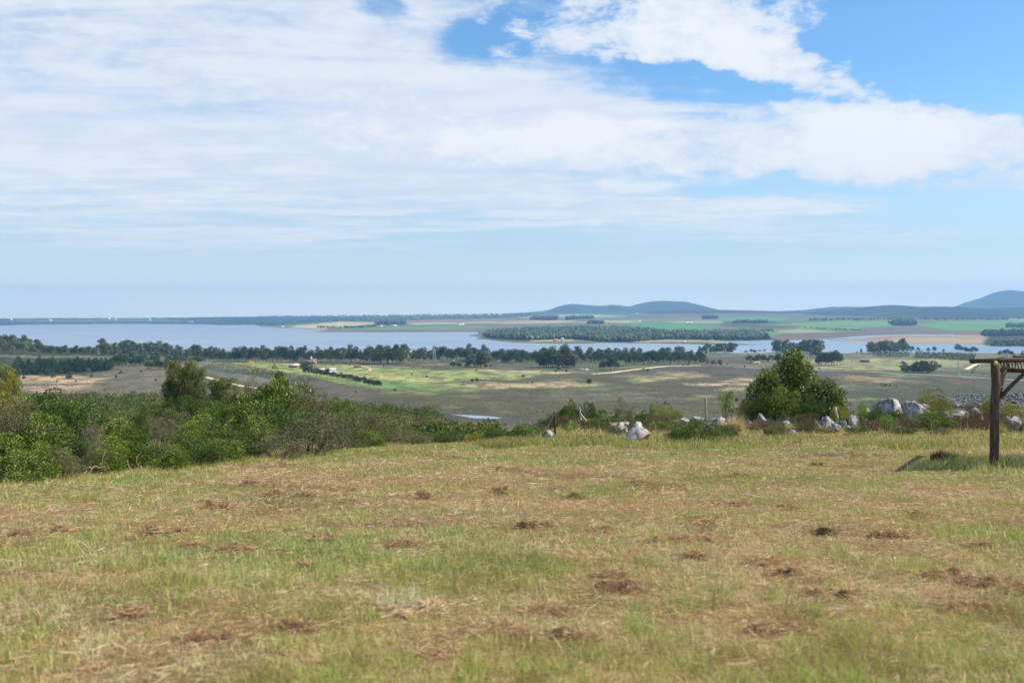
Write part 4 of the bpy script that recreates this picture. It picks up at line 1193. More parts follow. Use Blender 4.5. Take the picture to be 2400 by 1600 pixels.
# woods on the far shore: too far and too many to count
def wood(name, label, region, hrange, n, seed, cols, lo=None):
    r = np.random.default_rng(seed)
    xs = [p[0] for p in region]; ys = [p[1] for p in region]
    px = r.uniform(min(xs), max(xs), n * 6); py = r.uniform(min(ys), max(ys), n * 6)
    k = in_poly(px, py, region); px = px[k][:n]; py = py[k][:n]
    bm = bmesh.new(); bmesh.ops.create_icosphere(bm, subdivisions=1, radius=1.0)
    base = np.array([v.co for v in bm.verts]); tri = np.array([[v.index for v in f.verts] for f in bm.faces]); bm.free()
    # distance of each tree from the row, assuming the low land there
    b = Bag()
    cols = np.array(cols)
    for i in range(len(px)):
        p = far_hit(px[i], py[i])
        if p.z < 0.3: continue
        h = r.uniform(*hrange)
        for m in range(2):
            v = base * (1 + (r.random((len(base), 1)) - .5) * .75) * np.array([h * .26, h * .26, h * (.5 if m == 0 else .3)])
            v = v + np.array([p.x + m * r.normal() * h * .3, p.y + m * r.normal() * h * .3, p.z + h * (.45 if m == 0 else r.uniform(.3, .7))])
            b.add(v, None, tri, cols[r.integers(len(cols))] * r.uniform(.75, 1.25))
    tag(link(name, b.mesh(name, M_FAR)), label, None, None, 'stuff')
DK = [S(64, 84, 62), S(52, 70, 54), S(86, 98, 70)]
PALE = [S(98, 108, 82), S(120, 122, 92), S(80, 94, 70)]
wood('peninsula_wood', 'dense dark wood covering the wooded spit across the lake', [(1122, 787), (1180, 778), (1250, 772), (1400, 770), (1490, 772), (1560, 780), (1700, 785), (1790, 789), (1812, 794.5), (1760, 797), (1690, 798), (1560, 795), (1480, 801.5), (1400, 800), (1340, 794), (1220, 797), (1150, 792)], (14, 24), 2600, 1, DK + [S(92, 96, 74)])
wood('front_wood', 'paler trees along the near shore of the wooded spit', [(1215, 795), (1330, 793), (1480, 797), (1500, 800.5), (1400, 800.5), (1345, 794.5), (1240, 797.5)], (12, 19), 130, 2, PALE)
wood('grey_wood', 'greyish open wood behind the wooded spit', [(1590, 776), (1680, 776), (1820, 774), (1820, 778), (1700, 782), (1600, 781)], (11, 16), 150, 3, [S(140, 134, 118), S(118, 118, 98), S(104, 110, 86)])
wood('block_wood', 'straight edged dark plantation by the sandy field', [(880, 761), (948, 761), (948, 757), (882, 757)], (24, 30), 240, 4, DK)
wood('field_wood', 'dark wood block among the far fields', [(1242, 750.5), (1306, 750.5), (1306, 746.5), (1250, 746.5)], (22, 28), 170, 5, DK)
wood('field_wood', 'dark wood clump right of the far wood block', [(1322, 750), (1352, 749), (1390, 747), (1390, 744), (1330, 745)], (18, 28), 130, 6, DK)
wood('field_wood', 'small dark wood near the green field across the lake', [(1378, 759.5), (1414, 759.5), (1414, 757), (1384, 757)], (16, 24), 70, 7, DK)
wood('field_wood', 'little dark wood on the far hillside field', [(1645, 747.5), (1680, 748), (1680, 745), (1650, 745)], (22, 28), 80, 8, DK)
wood('field_wood', 'square dark wood between the green eastern fields', [(2091, 763), (2145, 763), (2145, 757.5), (2092, 757.5)], (24, 34), 240, 9, DK)
wood('field_wood', 'dark scattered tree line in the middle of the far fields', [(1716, 757.5), (1790, 758), (1800, 755), (1720, 754.5)], (14, 22), 90, 10, DK)
wood('field_wood', 'dark wood at the far right above the marsh', [(2304, 789), (2420, 787), (2420, 780), (2310, 781)], (16, 26), 150, 11, DK)
wood('field_wood', 'dark wood on the slope at the far right', [(2355, 768), (2420, 768), (2420, 764), (2358, 764)], (16, 24), 90, 12, DK)
wood('field_wood', 'bushy scrub on the dark point by the eastern water', [(2320, 811), (2420, 811), (2420, 798), (2330, 800)], (5, 9), 160, 13, PALE)
wood('shore_trees', 'line of trees on the spit by the sandy field', [(742, 769), (840, 770), (900, 764), (890, 762), (830, 767), (745, 766.5)], (9, 15), 110, 14, DK)
wood('forest', 'blue forest strip on the low western shore', [(0, 750.5), (300, 748.5), (480, 749), (600, 749), (640, 744.5), (400, 745.5), (0, 748)], (13, 22), 520, 15, DK)
wood('forest', 'blue forest along the western waterline', [(0, 762), (70, 759.5), (300, 757.5), (480, 758.5), (480, 755.5), (300, 754.5), (0, 758.5)], (8, 14), 300, 16, PALE)
wood('forest', 'blue forest behind the sandy field', [(560, 760), (640, 763), (720, 756), (860, 751), (860, 745), (600, 746), (500, 752)], (12, 20), 560, 17, DK)
wood('forest', 'blue forest strips beyond the far fields', [(780, 752), (920, 754), (1000, 750), (1160, 746), (1240, 744), (1240, 739), (1000, 742), (800, 745)], (13, 22), 420, 18, PALE)
wood('forest', 'dark forest on the skyline of the far shore', [(600, 742.5), (860, 742), (1000, 740), (1250, 738), (1240, 736), (1000, 738.5), (860, 740.5), (600, 741)], (16, 26), 240, 19, DK)
wood('ridge_forest', 'dark tree line along the foot of the wooded ridge', [(1880, 752.5), (2090, 750), (2300, 751), (2420, 749), (2420, 746), (2300, 747), (2090, 746.5), (1900, 748)], (10, 18), 260, 20, DK)
wood('field_hedges', 'dark hedge line across the green eastern field', [(1886, 770), (1960, 772.5), (2030, 776), (2030, 774.8), (1960, 771), (1888, 768.6)], (5, 8), 90, 21, DK)
# ------------------------------------------------------------------ near shrubs
SH = {}
def shrub_variant(kind, k):
    if (kind, k) not in SH: SH[(kind, k)] = shrub_mesh(kind, 500 + len(SH) * 13)
    return SH[(kind, k)]
def put_shrub(px, top, half, y, kind, label, name='shrub', cat='shrub', sink=0.1, group=None, nvar=2, hmin=.5, seed=None):
    """shrub centred on picture column px at distance y, crown top at row top, half width in columns"""
    p = at(px, y)
    ztop = ZC - (top - HZ) / F * y
    h = max(ztop - p.z + sink, hmin)
    w = half / F * y
    fol, br = shrub_variant(kind, int(rng.integers(nvar)))
    e = empty(name, (p.x, p.y, p.z - sink), rng.uniform(0, 2 * pi))
    hh = 2.5 if kind == 'gum' else (1.75 if kind in ('flat', 'olive', 'greyolive', 'dark') else 1.9)
    e.scale = (w / 1.5, w / 1.5, h / hh)
    tag(e, label, cat, group)
    link('foliage', fol, e); link('branches', br, e)
    return e
NEAR = [
 # (column, top row, half width, distance, kind, label)
 (35, 1068, 95, 15.0, 'glossy', 'low bright green shrub at the meadow edge, leftmost in the front row'),
 (150, 1092, 52, 15.6, 'olive', 'low dusty olive shrub at the meadow edge beside the leftmost bright one'),
 (5, 1010, 80, 17.5, 'glossy', 'large glossy green shrub cut off by the left edge of the picture'),
 (95, 985, 85, 19.5, 'glossy', 'tall rounded glossy green shrub above the leftmost low shrubs'),
 (165, 1025, 60, 18.2, 'dark', 'dark green shrub between two glossy ones at the left'),
 (215, 990, 28, 18.6, 'twig', 'leafless grey twiggy shrub standing among green shrubs'),
 (225, 1055, 50, 17.4, 'olive', 'small leaved olive shrub over the dead sticks'),
 (272, 990, 55, 22.0, 'glossy', 'light green shrub right of the grey leafless one'),
 (285, 1030, 70, 19.2, 'glossy', 'deep green shrub above the fallen branches'),
 (345, 1035, 60, 19.5, 'dark', 'dark green shrub in the middle of the left thicket'),
 (330, 958, 22, 34, 'dark', 'narrow dark upright shrub rising behind the left thicket', ),
 (372, 985, 45, 26, 'olive', 'pale olive shrub rising behind the left thicket'),
 (420, 972, 60, 30, 'greyolive', 'thin silvery green shrub with pale stems below the big eucalypt'),
 (405, 1058, 42, 18.1, 'glossy', 'small light green shrub standing at the meadow edge'),
 (478, 985, 70, 24, 'glossy', 'broad yellow tipped green shrub in the middle of the thicket'),
 (520, 995, 75, 22.5, 'dark', 'big dark green shrub in the middle of the thicket'),
 (470, 1055, 55, 18.8, 'dark', 'dark shrub in deep shade at the meadow edge'),
 (560, 1035, 65, 20.6, 'dark', 'low dark shrub left of the big grey olive shrub'),
 (595, 985, 60, 25, 'glossy', 'light green shrub in front of the domed bright green one'),
 (635, 900, 100, 36, 'glossy', 'domed bright green tree topping the thicket', ),
 (662, 960, 95, 30, 'dark', 'shaded dark shrub under the domed bright green tree'),
 (735, 920, 72, 34, 'olive', 'tall olive shrub with spreading branches right of the bright dome'),
 (715, 985, 115, 22.5, 'greyolive', 'big grey olive shrub with fine leaves at the meadow edge'),
 (650, 1045, 80, 20.7, 'greyolive', 'low grey olive shrub spilling onto the meadow grass'),
 (790, 1010, 70, 25, 'greyolive', 'rounded grey olive shrub at the right end of the thicket'),
 (840, 970, 75, 32, 'olive', 'dull olive shrub beyond the right end of the thicket'),
 (905, 985, 60, 36, 'olive', 'dull olive shrub farthest right on the near slope'),
 (872, 1045, 38, 26.5, 'glossy', 'small bright green shrub at the meadow edge right of the thicket'),
 (830, 1035, 40, 25.5, 'dark', 'small dark shrub between the grey olive and small bright shrubs'),
 (960, 1020, 55, 33, 'olive', 'low olive shrub peeping over the meadow edge'),
 (1060, 1025, 50, 36, 'dark', 'low dark shrub peeping over the meadow edge'),
 (110, 1040, 70, 16.8, 'glossy', 'bright green shrub above the leftmost front shrub'),
 (300, 1008, 60, 21, 'flat', 'flat topped vivid green shrub right of the leafless grey one'),
 (520, 1050, 55, 19.8, 'glossy', 'bright shrub in front of the big dark one'),
 (255, 1078, 38, 17.2, 'glossy', 'small bright shrub beside the dead sticks'),
 (455, 1010, 55, 20.5, 'glossy', 'bright rounded shrub left of the big dark one'),
 # behind, on the upper slope
 (125, 928, 105, 44, 'dark', 'dark shrub mass high on the left behind the front thicket'),
 (35, 940, 75, 40, 'olive', 'olive green shrub under the yellow flowering wattle'),
 (185, 950, 60, 48, 'glossy', 'green shrub on the slope above the leafless grey one'),
 (22, 905, 32, 62, 'acacia', 'yellow flowering wattle at the left edge of the picture'),
 (515, 945, 52, 44, 'flat', 'flat topped bright green shrub between the eucalypt and the dome'),
 (590, 893, 28, 74, 'olive', 'small round olive tree left of the dark domed one'),
 (645, 879, 38, 70, 'dark', 'dark domed tree peeping above the bright green dome'),
 (540, 955, 45, 50, 'dark', 'shaded shrub left of the bright green dome'),
 (460, 930, 40, 70, 'dark', 'dark shrub at the foot of the big eucalypt'),
 (395, 945, 40, 66, 'dark', 'dark shrub at the left foot of the big eucalypt'),
 (800, 945, 50, 52, 'flat', 'rounded green shrub on the slope beyond the grey olive ones'),
 (700, 930, 60, 46, 'olive', 'brownish olive shrub behind the tall spreading one'),
]
for a in NEAR:
    big = a[1] in (900, 879)
    put_shrub(*a, name='domed_tree' if big else 'shrub', cat='tree' if big else 'shrub')
g1 = gum_tree(901, 9.0); g2 = gum_tree(902, 9.0)
def put_gum(px, top, y, wide, label, g, rz):
    p = at(px, y); h = ZC - (top - HZ) / F * y - p.z
    e = empty('eucalyptus_tree', p, rz); e.scale = (h / 9.0 * wide, h / 9.0 * wide, h / 9.0)
    tag(e, label, 'tree'); link('crown', g[0], e); link('trunk', g[1], e)
put_gum(424, 822, 92, .70, 'tall eucalypt with drooping leaves rising from the middle of the thicket', g1, .4)
put_gum(456, 850, 88, .45, 'shorter eucalypt stem leaning right of the tall one', g2, 2.0)
put_gum(508, 876, 86, .95, 'lower broad eucalypt right of the tallest one', g2, 1.0)
put_gum(545, 905, 84, .8, 'small eucalypt on the slope left of the bright dome', g1, 3.0)
put_gum(6, 834, 74, .85, 'slender eucalypt at the left edge of the picture', g1, 5.0)

# scrub carpet on the slope, far too many plants to count
def scrub(name, label, n, yr, pxr, hr, seed, cols, keep=None, leaves=40):
    r = np.random.default_rng(seed)
    y = np.exp(r.uniform(math.log(yr[0]), math.log(yr[1]), n)); px = r.uniform(pxr[0], pxr[1], n)
    if keep is not None:
        k = keep(px, y, r); px = px[k]; y = y[k]
    n = len(px); x = (px - 1200) / F * y; z = gz(x, y)
    tone = sstep(.35, .65, fbm(x / 9, y / 9, 4, 77))
    h = r.uniform(hr[0], hr[1], n) * (.7 + .6 * tone) * np.clip(y / 140, .26, 1); w = h * r.uniform(.8, 1.5, n)
    cols = np.array(cols)
    ci = np.clip((tone * len(cols) + r.normal(size=n) * .9).astype(int), 0, len(cols) - 1)
    N = n * leaves
    c0 = np.stack([x, y, z], 1)
    u = unit(r.normal(size=(n, leaves, 3)) + np.array([0, 0, .5])); u[..., 2] = np.abs(u[..., 2])
    P = c0[:, None] + u * np.stack([w * .6, w * .6, h], 1)[:, None] * (r.uniform(.5, 1, (n, leaves, 1)) ** .4)
    P = P.reshape(-1, 3); uu = u.reshape(-1, 3)
    s = np.repeat(np.clip(y * .0011, .12, .5), leaves) * r.uniform(.6, 1.5, N)
    V, Q = leaf_quads(P, uu * .7 + r.normal(size=P.shape) * .7, s, s * .7, r, .15)
    c = rep(cols[ci] * r.uniform(.85, 1.15, (n, 1)), leaves) * r.uniform(.75, 1.25, (N, 1))
    tag(link(name, mesh_np(name, V, Q, M_SCRUB, rep(c, 4))), label, None, None, 'stuff')
GREENS = [S(92, 84, 66), S(74, 88, 44), S(60, 82, 36), S(80, 108, 40), S(54, 72, 36), S(108, 112, 58)]
def keep_w(px, y, r):
    lim = np.interp(px, [-300, 400, 700, 850, 1000, 1130, 1180], [400, 400, 370, 330, 260, 130, 40])
    return y < lim * r.uniform(.9, 1.03, len(y))
scrub('scrub', 'green scrub carpeting the slope below the meadow', 5600, (40, 400), (-250, 1180), (.9, 2.4), 5, GREENS, keep_w, 44)
def keep_r(px, y, r): return np.ones(len(y), bool)
scrub('heath', 'low brown heath and tussocks on the valley floor', 13000, (520, 1500), (-120, 2520), (.35, .95), 6,
      [S(84, 76, 64), S(104, 94, 80), S(128, 118, 96), S(96, 96, 64), S(150, 138, 104)], lambda px, y, r: r.random(len(y)) < np.where(in_poly(px, HZ + F * 62 / y, VAL[12][1]) | in_poly(px, HZ + F * 62 / y, VAL[13][1]), .0, .9), 4)
# orchard rows
def orchard():
    r = np.random.default_rng(8); V = []; Q = []; C = []; n0 = 0
    a0, a1 = hit(470, 866, 480), hit(690, 900, 480); b0, b1 = hit(505, 846, 480), hit(752, 893, 480)
    P = []
    for k in range(13):
        f = k / 12; s = a0.lerp(b0, f); e = a1.lerp(b1, f)
        m = max(2, int((e - s).length / 4.6))
        for i in range(m):
            q = s.lerp(e, (i + r.uniform(-.2, .2)) / m)
            if r.random() < .12: continue
            z = float(gz(q.x, q.y)); h = r.uniform(1.6, 2.8)
            for _ in range(9): P.append((q.x + r.normal() * .6, q.y + r.normal() * .6, z + h * r.uniform(.2, 1)))
    P = np.array(P); n = len(P)
    V, Q = leaf_quads(P, r.normal(size=P.shape), r.uniform(.6, 1.1, n), r.uniform(.5, .9, n), r, .1)
    c = np.array([S(126, 136, 112), S(108, 118, 94), S(142, 146, 124)])[r.choice(3, n)]
    tag(link('orchard', mesh_np('orchard', V, Q, M_FAR, rep(c, 4))), 'rows of small grey green olive bushes on the western rise', None, None, 'stuff')
orchard()

# ------------------------------------------------------------------ rocks along the crest
def rock_mat():
    m, t = new_mat('lichen_rock')
    g = objco(t)
    n1 = noise_n(t, g, 3.2, 8, 0.68, 0.5); n2 = noise_n(t, g, 13.0, 6, 0.7); n3 = noise_n(t, g, 1.3, 3, 0.5)
    base = mixc(t, smooth(t, n1, .40, .58), S(124, 118, 112), S(210, 205, 199))
    base = mixc(t, smooth(t, n2, .52, .64), base, S(104, 97, 88))
    base = mixc(t, math_n(t, 'MULTIPLY', smooth(t, n3, .52, .62), .5), base, S(132, 122, 104))
    p = principled(t, base, .9, .15, bump(t, math_n(t, 'ADD', n1, math_n(t, 'MULTIPLY', n2, .5)), 1.0, .08))
    finish(t, p.outputs[0]); return m
M_ROCK = rock_mat()
def rock_mesh(seed, sx, sy, sz, cuts=14, sub=4):
    r = np.random.default_rng(seed)
    bm = bmesh.new(); bmesh.ops.create_icosphere(bm, subdivisions=sub, radius=1.0)
    P = np.array([v.co for v in bm.verts]); tri = np.array([[v.index for v in f.verts] for f in bm.faces]); bm.free()
    for k in range(cuts):
        n = unit(r.normal(size=3)); d = r.uniform(.42, .85)
        e = P @ n - d
        P = P - np.maximum(e, 0)[:, None] * n
    N = unit(P)
    nn = (fbm(P[:, 0] * 2.3 + P[:, 2] * 1.7 + seed, P[:, 1] * 2.3 - P[:, 2], 5, seed % 9) - .5) * .30 + (fbm(P[:, 0] * 8 + P[:, 2] * 7, P[:, 1] * 8 + seed, 3, 3) - .5) * .17
    P = (P + N * nn[:, None]) * np.array([sx, sy, sz])
    return mesh_np('boulder', P, tri, M_ROCK)
def put_rock(x0, x1, top, base, y, label, seed, deep=.8, tilt=0.0, cuts=14):
    q_ = (base - HZ) / F
    y = min(1.34 / max(q_ - .078, .02), 47.5) if base > 985 else max(y, 46.5)
    cx = (x0 + x1) / 2; p = at(cx, y)
    w = (x1 - x0) / F * y / 2; zt = ZC - (top - HZ) / F * y; zb = ZC - (base - HZ) / F * y
    h = zt - zb
    me = rock_mesh(seed, w * 1.34, w * deep, h * .95, cuts, 4)
    o = link('boulder', me, None, (p.x, y, zb + h * .12)); o.rotation_euler = (0, tilt, 0)
    return tag(o, label, 'boulder')
RK = [
 (1428, 1475, 988, 1018, 41.5, 'white topped boulder just behind the leaning grey slab'),
 (1408, 1440, 999, 1010, 41.5, 'low pale stone left of the white topped boulder'),
 (1272, 1302, 1009, 1026, 35.5, 'small white stone at the foot of the crossed fence posts'),
 (1568, 1622, 974, 998, 48, 'flat white boulder left of the single tall post'),
 (1614, 1656, 971, 995, 48, 'mottled boulder right beside the single tall post'),
 (1664, 1704, 967, 995, 48, 'bluish white rounded boulder right of the single post'),
 (1742, 1764, 978, 998, 46, 'small grey boulder left of the large leafy bush foot'),
 (1772, 1800, 970, 994, 47, 'white boulder under the left side of the leafy bush'),
 (1814, 1870, 960, 992, 45, 'big cracked boulder under the middle of the leafy bush'),
 (1902, 1920, 984, 1002, 44, 'small pale stone left of the white pair'),
 (1914, 1960, 973, 1000, 45, 'rough white boulder right of the leafy bush'),
 (1954, 1988, 979, 1004, 44.5, 'whitish boulder beside the leaning stake'),
 (1988, 2014, 969, 1008, 44, 'dark grey boulder left of the green sprig bush'),
 (1838, 1874, 1002, 1018, 40, 'low flat pale stone sitting in the tall grass'),
 (2046, 2128, 937, 992, 47, 'large grey white peaked boulder on the crest'),
 (2096, 2186, 941, 992, 48, 'large rough white boulder right of the peaked one'),
 (2022, 2040, 951, 975, 49, 'small white boulder top showing over the dark bush'),
 (2210, 2272, 947, 985, 49, 'long white boulder behind the round green bush'),
 (2272, 2306, 957, 995, 47, 'white boulder half hidden by brown twigs'),
 (2340, 2392, 962, 1012, 46, 'white sloping boulder right of the pergola post'),
 (2382, 2425, 976, 1015, 47, 'grey white boulder at the right edge of the picture'),
 (1880, 1900, 1000, 1014, 42, 'tiny white stone in the brown heather'),
]
for i, (x0, x1, t, b_, y, lab) in enumerate(RK): put_rock(x0, x1, t, b_, y, lab, 40 + i * 3)
_q = np.random.default_rng(123)
for i in range(34):
    px = 1400 + i * 30 + _q.normal() * 14; w = _q.uniform(12, 34); base = _q.uniform(984, 1014)
    put_rock(px - w / 2, px + w / 2, base - w * _q.uniform(.4, .7), base, 46, 'small pale stone half buried in the crest grass', 300 + i, .8)
    o = COL.objects[-1]; o.name = 'stone'; o['group'] = 'half buried stones along the crest'; o['category'] = 'stone'
# the leaning slab with a flat shaded face
def slab():
    y = 29.2
    def pt(px, py, dy): return np.array([(px - 1200) / F * (y + dy), y + dy, ZC - (py - HZ) / F * (y + dy)])
    A = [pt(1456, 1032, .0), pt(1490, 990, .25), pt(1500, 1028, -.35)]
    Bk = [pt(1470, 1034, 1.0), pt(1492, 988, .9), pt(1518, 1030, .5)]
    top = [pt(1512, 1000, .2), pt(1524, 1016, .1), pt(1500, 989, .6), pt(1486, 1034, -.35)]
    P = np.array(A + Bk + top)
    bm = bmesh.new()
    for q in P: bm.verts.new(q)
    bmesh.ops.convex_hull(bm, input=bm.verts[:])
    bmesh.ops.triangulate(bm, faces=bm.faces[:])
    bmesh.ops.subdivide_edges(bm, edges=bm.edges[:], cuts=7, use_grid_fill=True)
    c = P.mean(0)
    for v in bm.verts:
        q = np.array(v.co); n = fbm(q[0] * 5, q[2] * 5 + q[1] * 3, 4, 4) - .5
        right = min(max((q[0] - (1488 - 1200) / F * y) / .35, 0), 1)
        d = unit(q - c) * n * (.04 + .20 * right)
        v.co = Vector(q + d - c)
    me = bpy.data.meshes.new('boulder'); bm.to_mesh(me); bm.free(); me.materials.append(M_ROCK)
    tag(link('boulder', me, None, c), 'leaning grey slab boulder with one flat shaded face', 'boulder')
slab()
# grey broken outcrop farther down the slope at the right
def outcrop():
    r = np.random.default_rng(12); b = Bag()
    bm = bmesh.new(); bmesh.ops.create_icosphere(bm, subdivisions=1, radius=1.0)
    base = np.array([v.co for v in bm.verts]); tri = np.array([[v.index for v in f.verts] for f in bm.faces]); bm.free()
    n = 1100
    px = r.uniform(2195, 2480, n); f = r.uniform(0, 1, n)
    top = np.interp(px, [2195, 2215, 2260, 2320, 2380, 2480], [938, 928, 925, 926, 921, 926]); bot = np.interp(px, [2195, 2250, 2330, 2480], [946, 952, 956, 966])
    y0 = 150.0
    # the outcrop is a knoll: stones stand on its rounded flank at 138-156 m
    py = top + (bot - top) * f
    y = 156 - 18 * f
    x = (px - 1200) / F * y; z = ZC - (py - HZ) / F * y
    s = r.uniform(.10, .30, n) 
    for i in range(n):
        v = base * (1 + (r.random((12, 1)) - .5) * .8) * s[i] * np.array([1.2, 1.0, .8])
        b.add(v + np.array([x[i], y[i], z[i]]), None, tri)
    tag(link('rock_debris', b.mesh('rock_debris', M_ROCK2)), 'grey broken stones covering the knoll behind the pergola', None, None, 'stuff')
    # the knoll itself
    pxs = np.linspace(2185, 2500, 60); ts = np.linspace(0, 1, 24)
    PX, T = np.meshgrid(pxs, ts)
    top = np.interp(PX, [2185, 2195, 2215, 2260, 2320, 2380, 2500], [950, 938, 929, 926, 927, 922, 927]); bot = 975.0
    PY = top + (bot - top) * np.clip(T * 1.35 - .35, 0, 1) ** .8 ; Y = np.where(T < .26, 156 + (0.26 - T) * 60, 156 - (T - .26) / .74 * 30)
    Xk = (PX - 1200) / F * Y; Zk = ZC - (PY - HZ) / F * Y
    Zk = np.where(T < .26, (ZC - (top - HZ) / F * 156) - (0.26 - T) * 34, Zk)
    Zk = np.minimum(Zk, Zk) - .12
    g_ = gz(Xk, Y)
    Zk[0] = g_[0] - 1; Zk[-1] = np.minimum(Zk[-1], g_[-1] + .2); Zk[:, 0] = g_[:, 0] - .5; Zk[:, -1] = g_[:, -1] - .5
    c = np.broadcast_to(S(104, 98, 84), PX.shape + (3,))
    me = mesh_np('knoll', np.stack([Xk, Y, Zk], -1).reshape(-1, 3), grid_faces(60, 24), M_HILLS, c.reshape(-1, 3), True)
    tag(link('knoll', me), 'stony knoll on the slope below the crest at the right', None, None, 'structure')
M_ROCK2 = plain_mat('grey_stone', S(112, 112, 110), .9, .1, 1.2, .6)
outcrop()

# ------------------------------------------------------------------ shrubs along the crest on the right
RIGHT = [
 (1155, 1012, 34, 29, 'dark', 'dark low shrub at the meadow edge left of the fence posts'),
 (1118, 1014, 26, 30, 'yellowgreen', 'pale weedy shrub at the meadow edge'),
 (1238, 990, 36, 29.5, 'sprout', 'bright green leafy shrub left of the crossed fence posts'),
 (1215, 1003, 34, 29.5, 'glossy', 'green shrub beside the bright leafy one left of the fence posts'),
 (1333, 988, 24, 35.5, 'sprout', 'bright leafy shrub between the two braced fence posts'),
 (1386, 980, 30, 40, 'sprout', 'light green leafy shrub at the foot of the pale braced post'),
 (1338, 949, 30, 56, 'flat', 'flat topped dark wind shaped tree behind the pale braced post'),
 (1310, 975, 22, 56, 'flat', 'low wind shaped bush under the flat topped tree'),
 (1392, 956, 30, 56, 'dark', 'dark pointed shrub right of the pale braced post'),
 (1432, 975, 40, 52, 'dark', 'low spreading dark green shrub behind the white topped boulder'),
 (1455, 951, 24, 54, 'olive', 'olive shrub with open twigs behind the leaning slab'),
 (1478, 965, 20, 54, 'olive', 'smaller olive shrub right of the open twigged one'),
 (1512, 965, 24, 47, 'glossy', 'green bush under the tall leafy sprig'),
 (1530, 944, 9, 47, 'sprout', 'tall thin leafy sprig standing above the crest bushes'),
 (1562, 954, 36, 52, 'yellowgreen', 'yellow green bush left of the flat white boulder'),
 (1578, 985, 24, 37, 'glossy', 'small green bush in front of the flat white boulder'),
 (1540, 988, 22, 36, 'glossy', 'small light green bush right of the leaning slab'),
 (1550, 978, 30, 46, 'twiggy', 'brownish twiggy heather behind the small light green bush'),
 (1440, 1000, 26, 34, 'twiggy', 'brownish heather left of the leaning slab'),
 (1640, 990, 66, 28.8, 'dark', 'low wide dark shrub in shade left of the pale grass tuft'),
 (1600, 1005, 40, 28.2, 'dark', 'sloping left end of the low dark shrub'),
 (1700, 918, 20, 50, 'sprout', 'slim open crowned sapling left of the leafy bush'),
 (1862, 820, 74, 49, 'gum', 'tall leafy bush with yellowish new growth, tallest on the crest'),
 (1796, 868, 64, 48, 'gum', 'left shoulder of the tall leafy bush with dark leaves'),
 (1932, 890, 70, 48, 'gum', 'right shoulder of the tall leafy bush with long drooping leaves'),
 (1838, 918, 52, 46.5, 'glossy', 'bright green shrub in front of the tall leafy bush'),
 (1895, 935, 44, 46, 'dark', 'dark green shrub low in front of the right shoulder of the leafy bush'),
 (1785, 930, 44, 46.5, 'dark', 'dark green shrub low in front of the left shoulder of the leafy bush'),
 (1760, 945, 42, 47, 'olive', 'olive green bush at the left foot of the tall leafy bush'),
 (1972, 955, 26, 46, 'yellowgreen', 'yellow green bush behind the leaning stake'),
 (1790, 985, 36, 38, 'twiggy', 'brown heather below the left part of the tall leafy bush'),
 (1895, 970, 34, 40, 'twiggy', 'brown twiggy heather between two white boulders'),
 (1808, 1000, 18, 32, 'glossy', 'small dark green bush in the grass below the big boulder'),
 (1838, 990, 18, 35, 'sprout', 'small bright sprouting bush beside the big cracked boulder'),
 (2022, 945, 16, 42, 'sprout', 'upright leafy sprig at the left of the peaked boulder'),
 (2048, 957, 30, 42, 'dark', 'dense dark green bush in front of the peaked boulder'),
 (2098, 962, 26, 42, 'dark', 'dense green bush at the foot of the peaked boulder'),
 (2030, 985, 30, 36, 'twiggy', 'brown heather under the dense dark bush'),
 (2080, 974, 26, 33, 'sprout', 'bright light green leafy bush, brightest on the right crest'),
 (2130, 985, 34, 34, 'twiggy', 'grey brown heather below the rough white boulder'),
 (2185, 965, 46, 36, 'glossy', 'round bright green bush with dark shaded base'),
 (2175, 948, 46, 46, 'olive', 'grey green bush behind the round bright one'),
 (2180, 920, 44, 49, 'yellowgreen', 'golden green broom bush above the white boulders'),
 (2250, 975, 44, 36, 'twiggy', 'brown twiggy heather right of the round bright bush'),
 (2305, 960, 40, 37, 'twiggy', 'tall brown heather just left of the pergola post'),
 (2278, 945, 24, 50, 'olive', 'olive bush top behind the brown heather'),
 (2322, 928, 24, 52, 'yellowgreen', 'yellow green weed stems behind the pergola post'),
 (2370, 942, 30, 50, 'yellowgreen', 'yellow flowering weed right of the pergola post'),
 (2365, 985, 34, 37, 'twiggy', 'brown heather right of the pergola post'),
 (2350, 965, 22, 46, 'olive', 'olive bush right behind the pergola post'),
]
_r = np.random.default_rng(91)
for i in range(46):
    px = 1262 + i * 25.2 + _r.normal() * 9; base = _r.uniform(996, 1022)
    y = 1.34 / ((base - HZ) / F - .078); hh = _r.uniform(14, 30)
    put_shrub(px, base - hh, _r.uniform(18, 34), y, ['twiggy', 'olive', 'greyolive', 'twiggy', 'dark'][int(_r.integers(5))], 'low heathy tuft growing among the stones and grass of the crest', name='heath_tuft', cat='shrub', group='low tufts along the stony crest', hmin=.2, sink=.04)
for a in RIGHT: put_shrub(*a, hmin=.35, sink=.06, nvar=2)
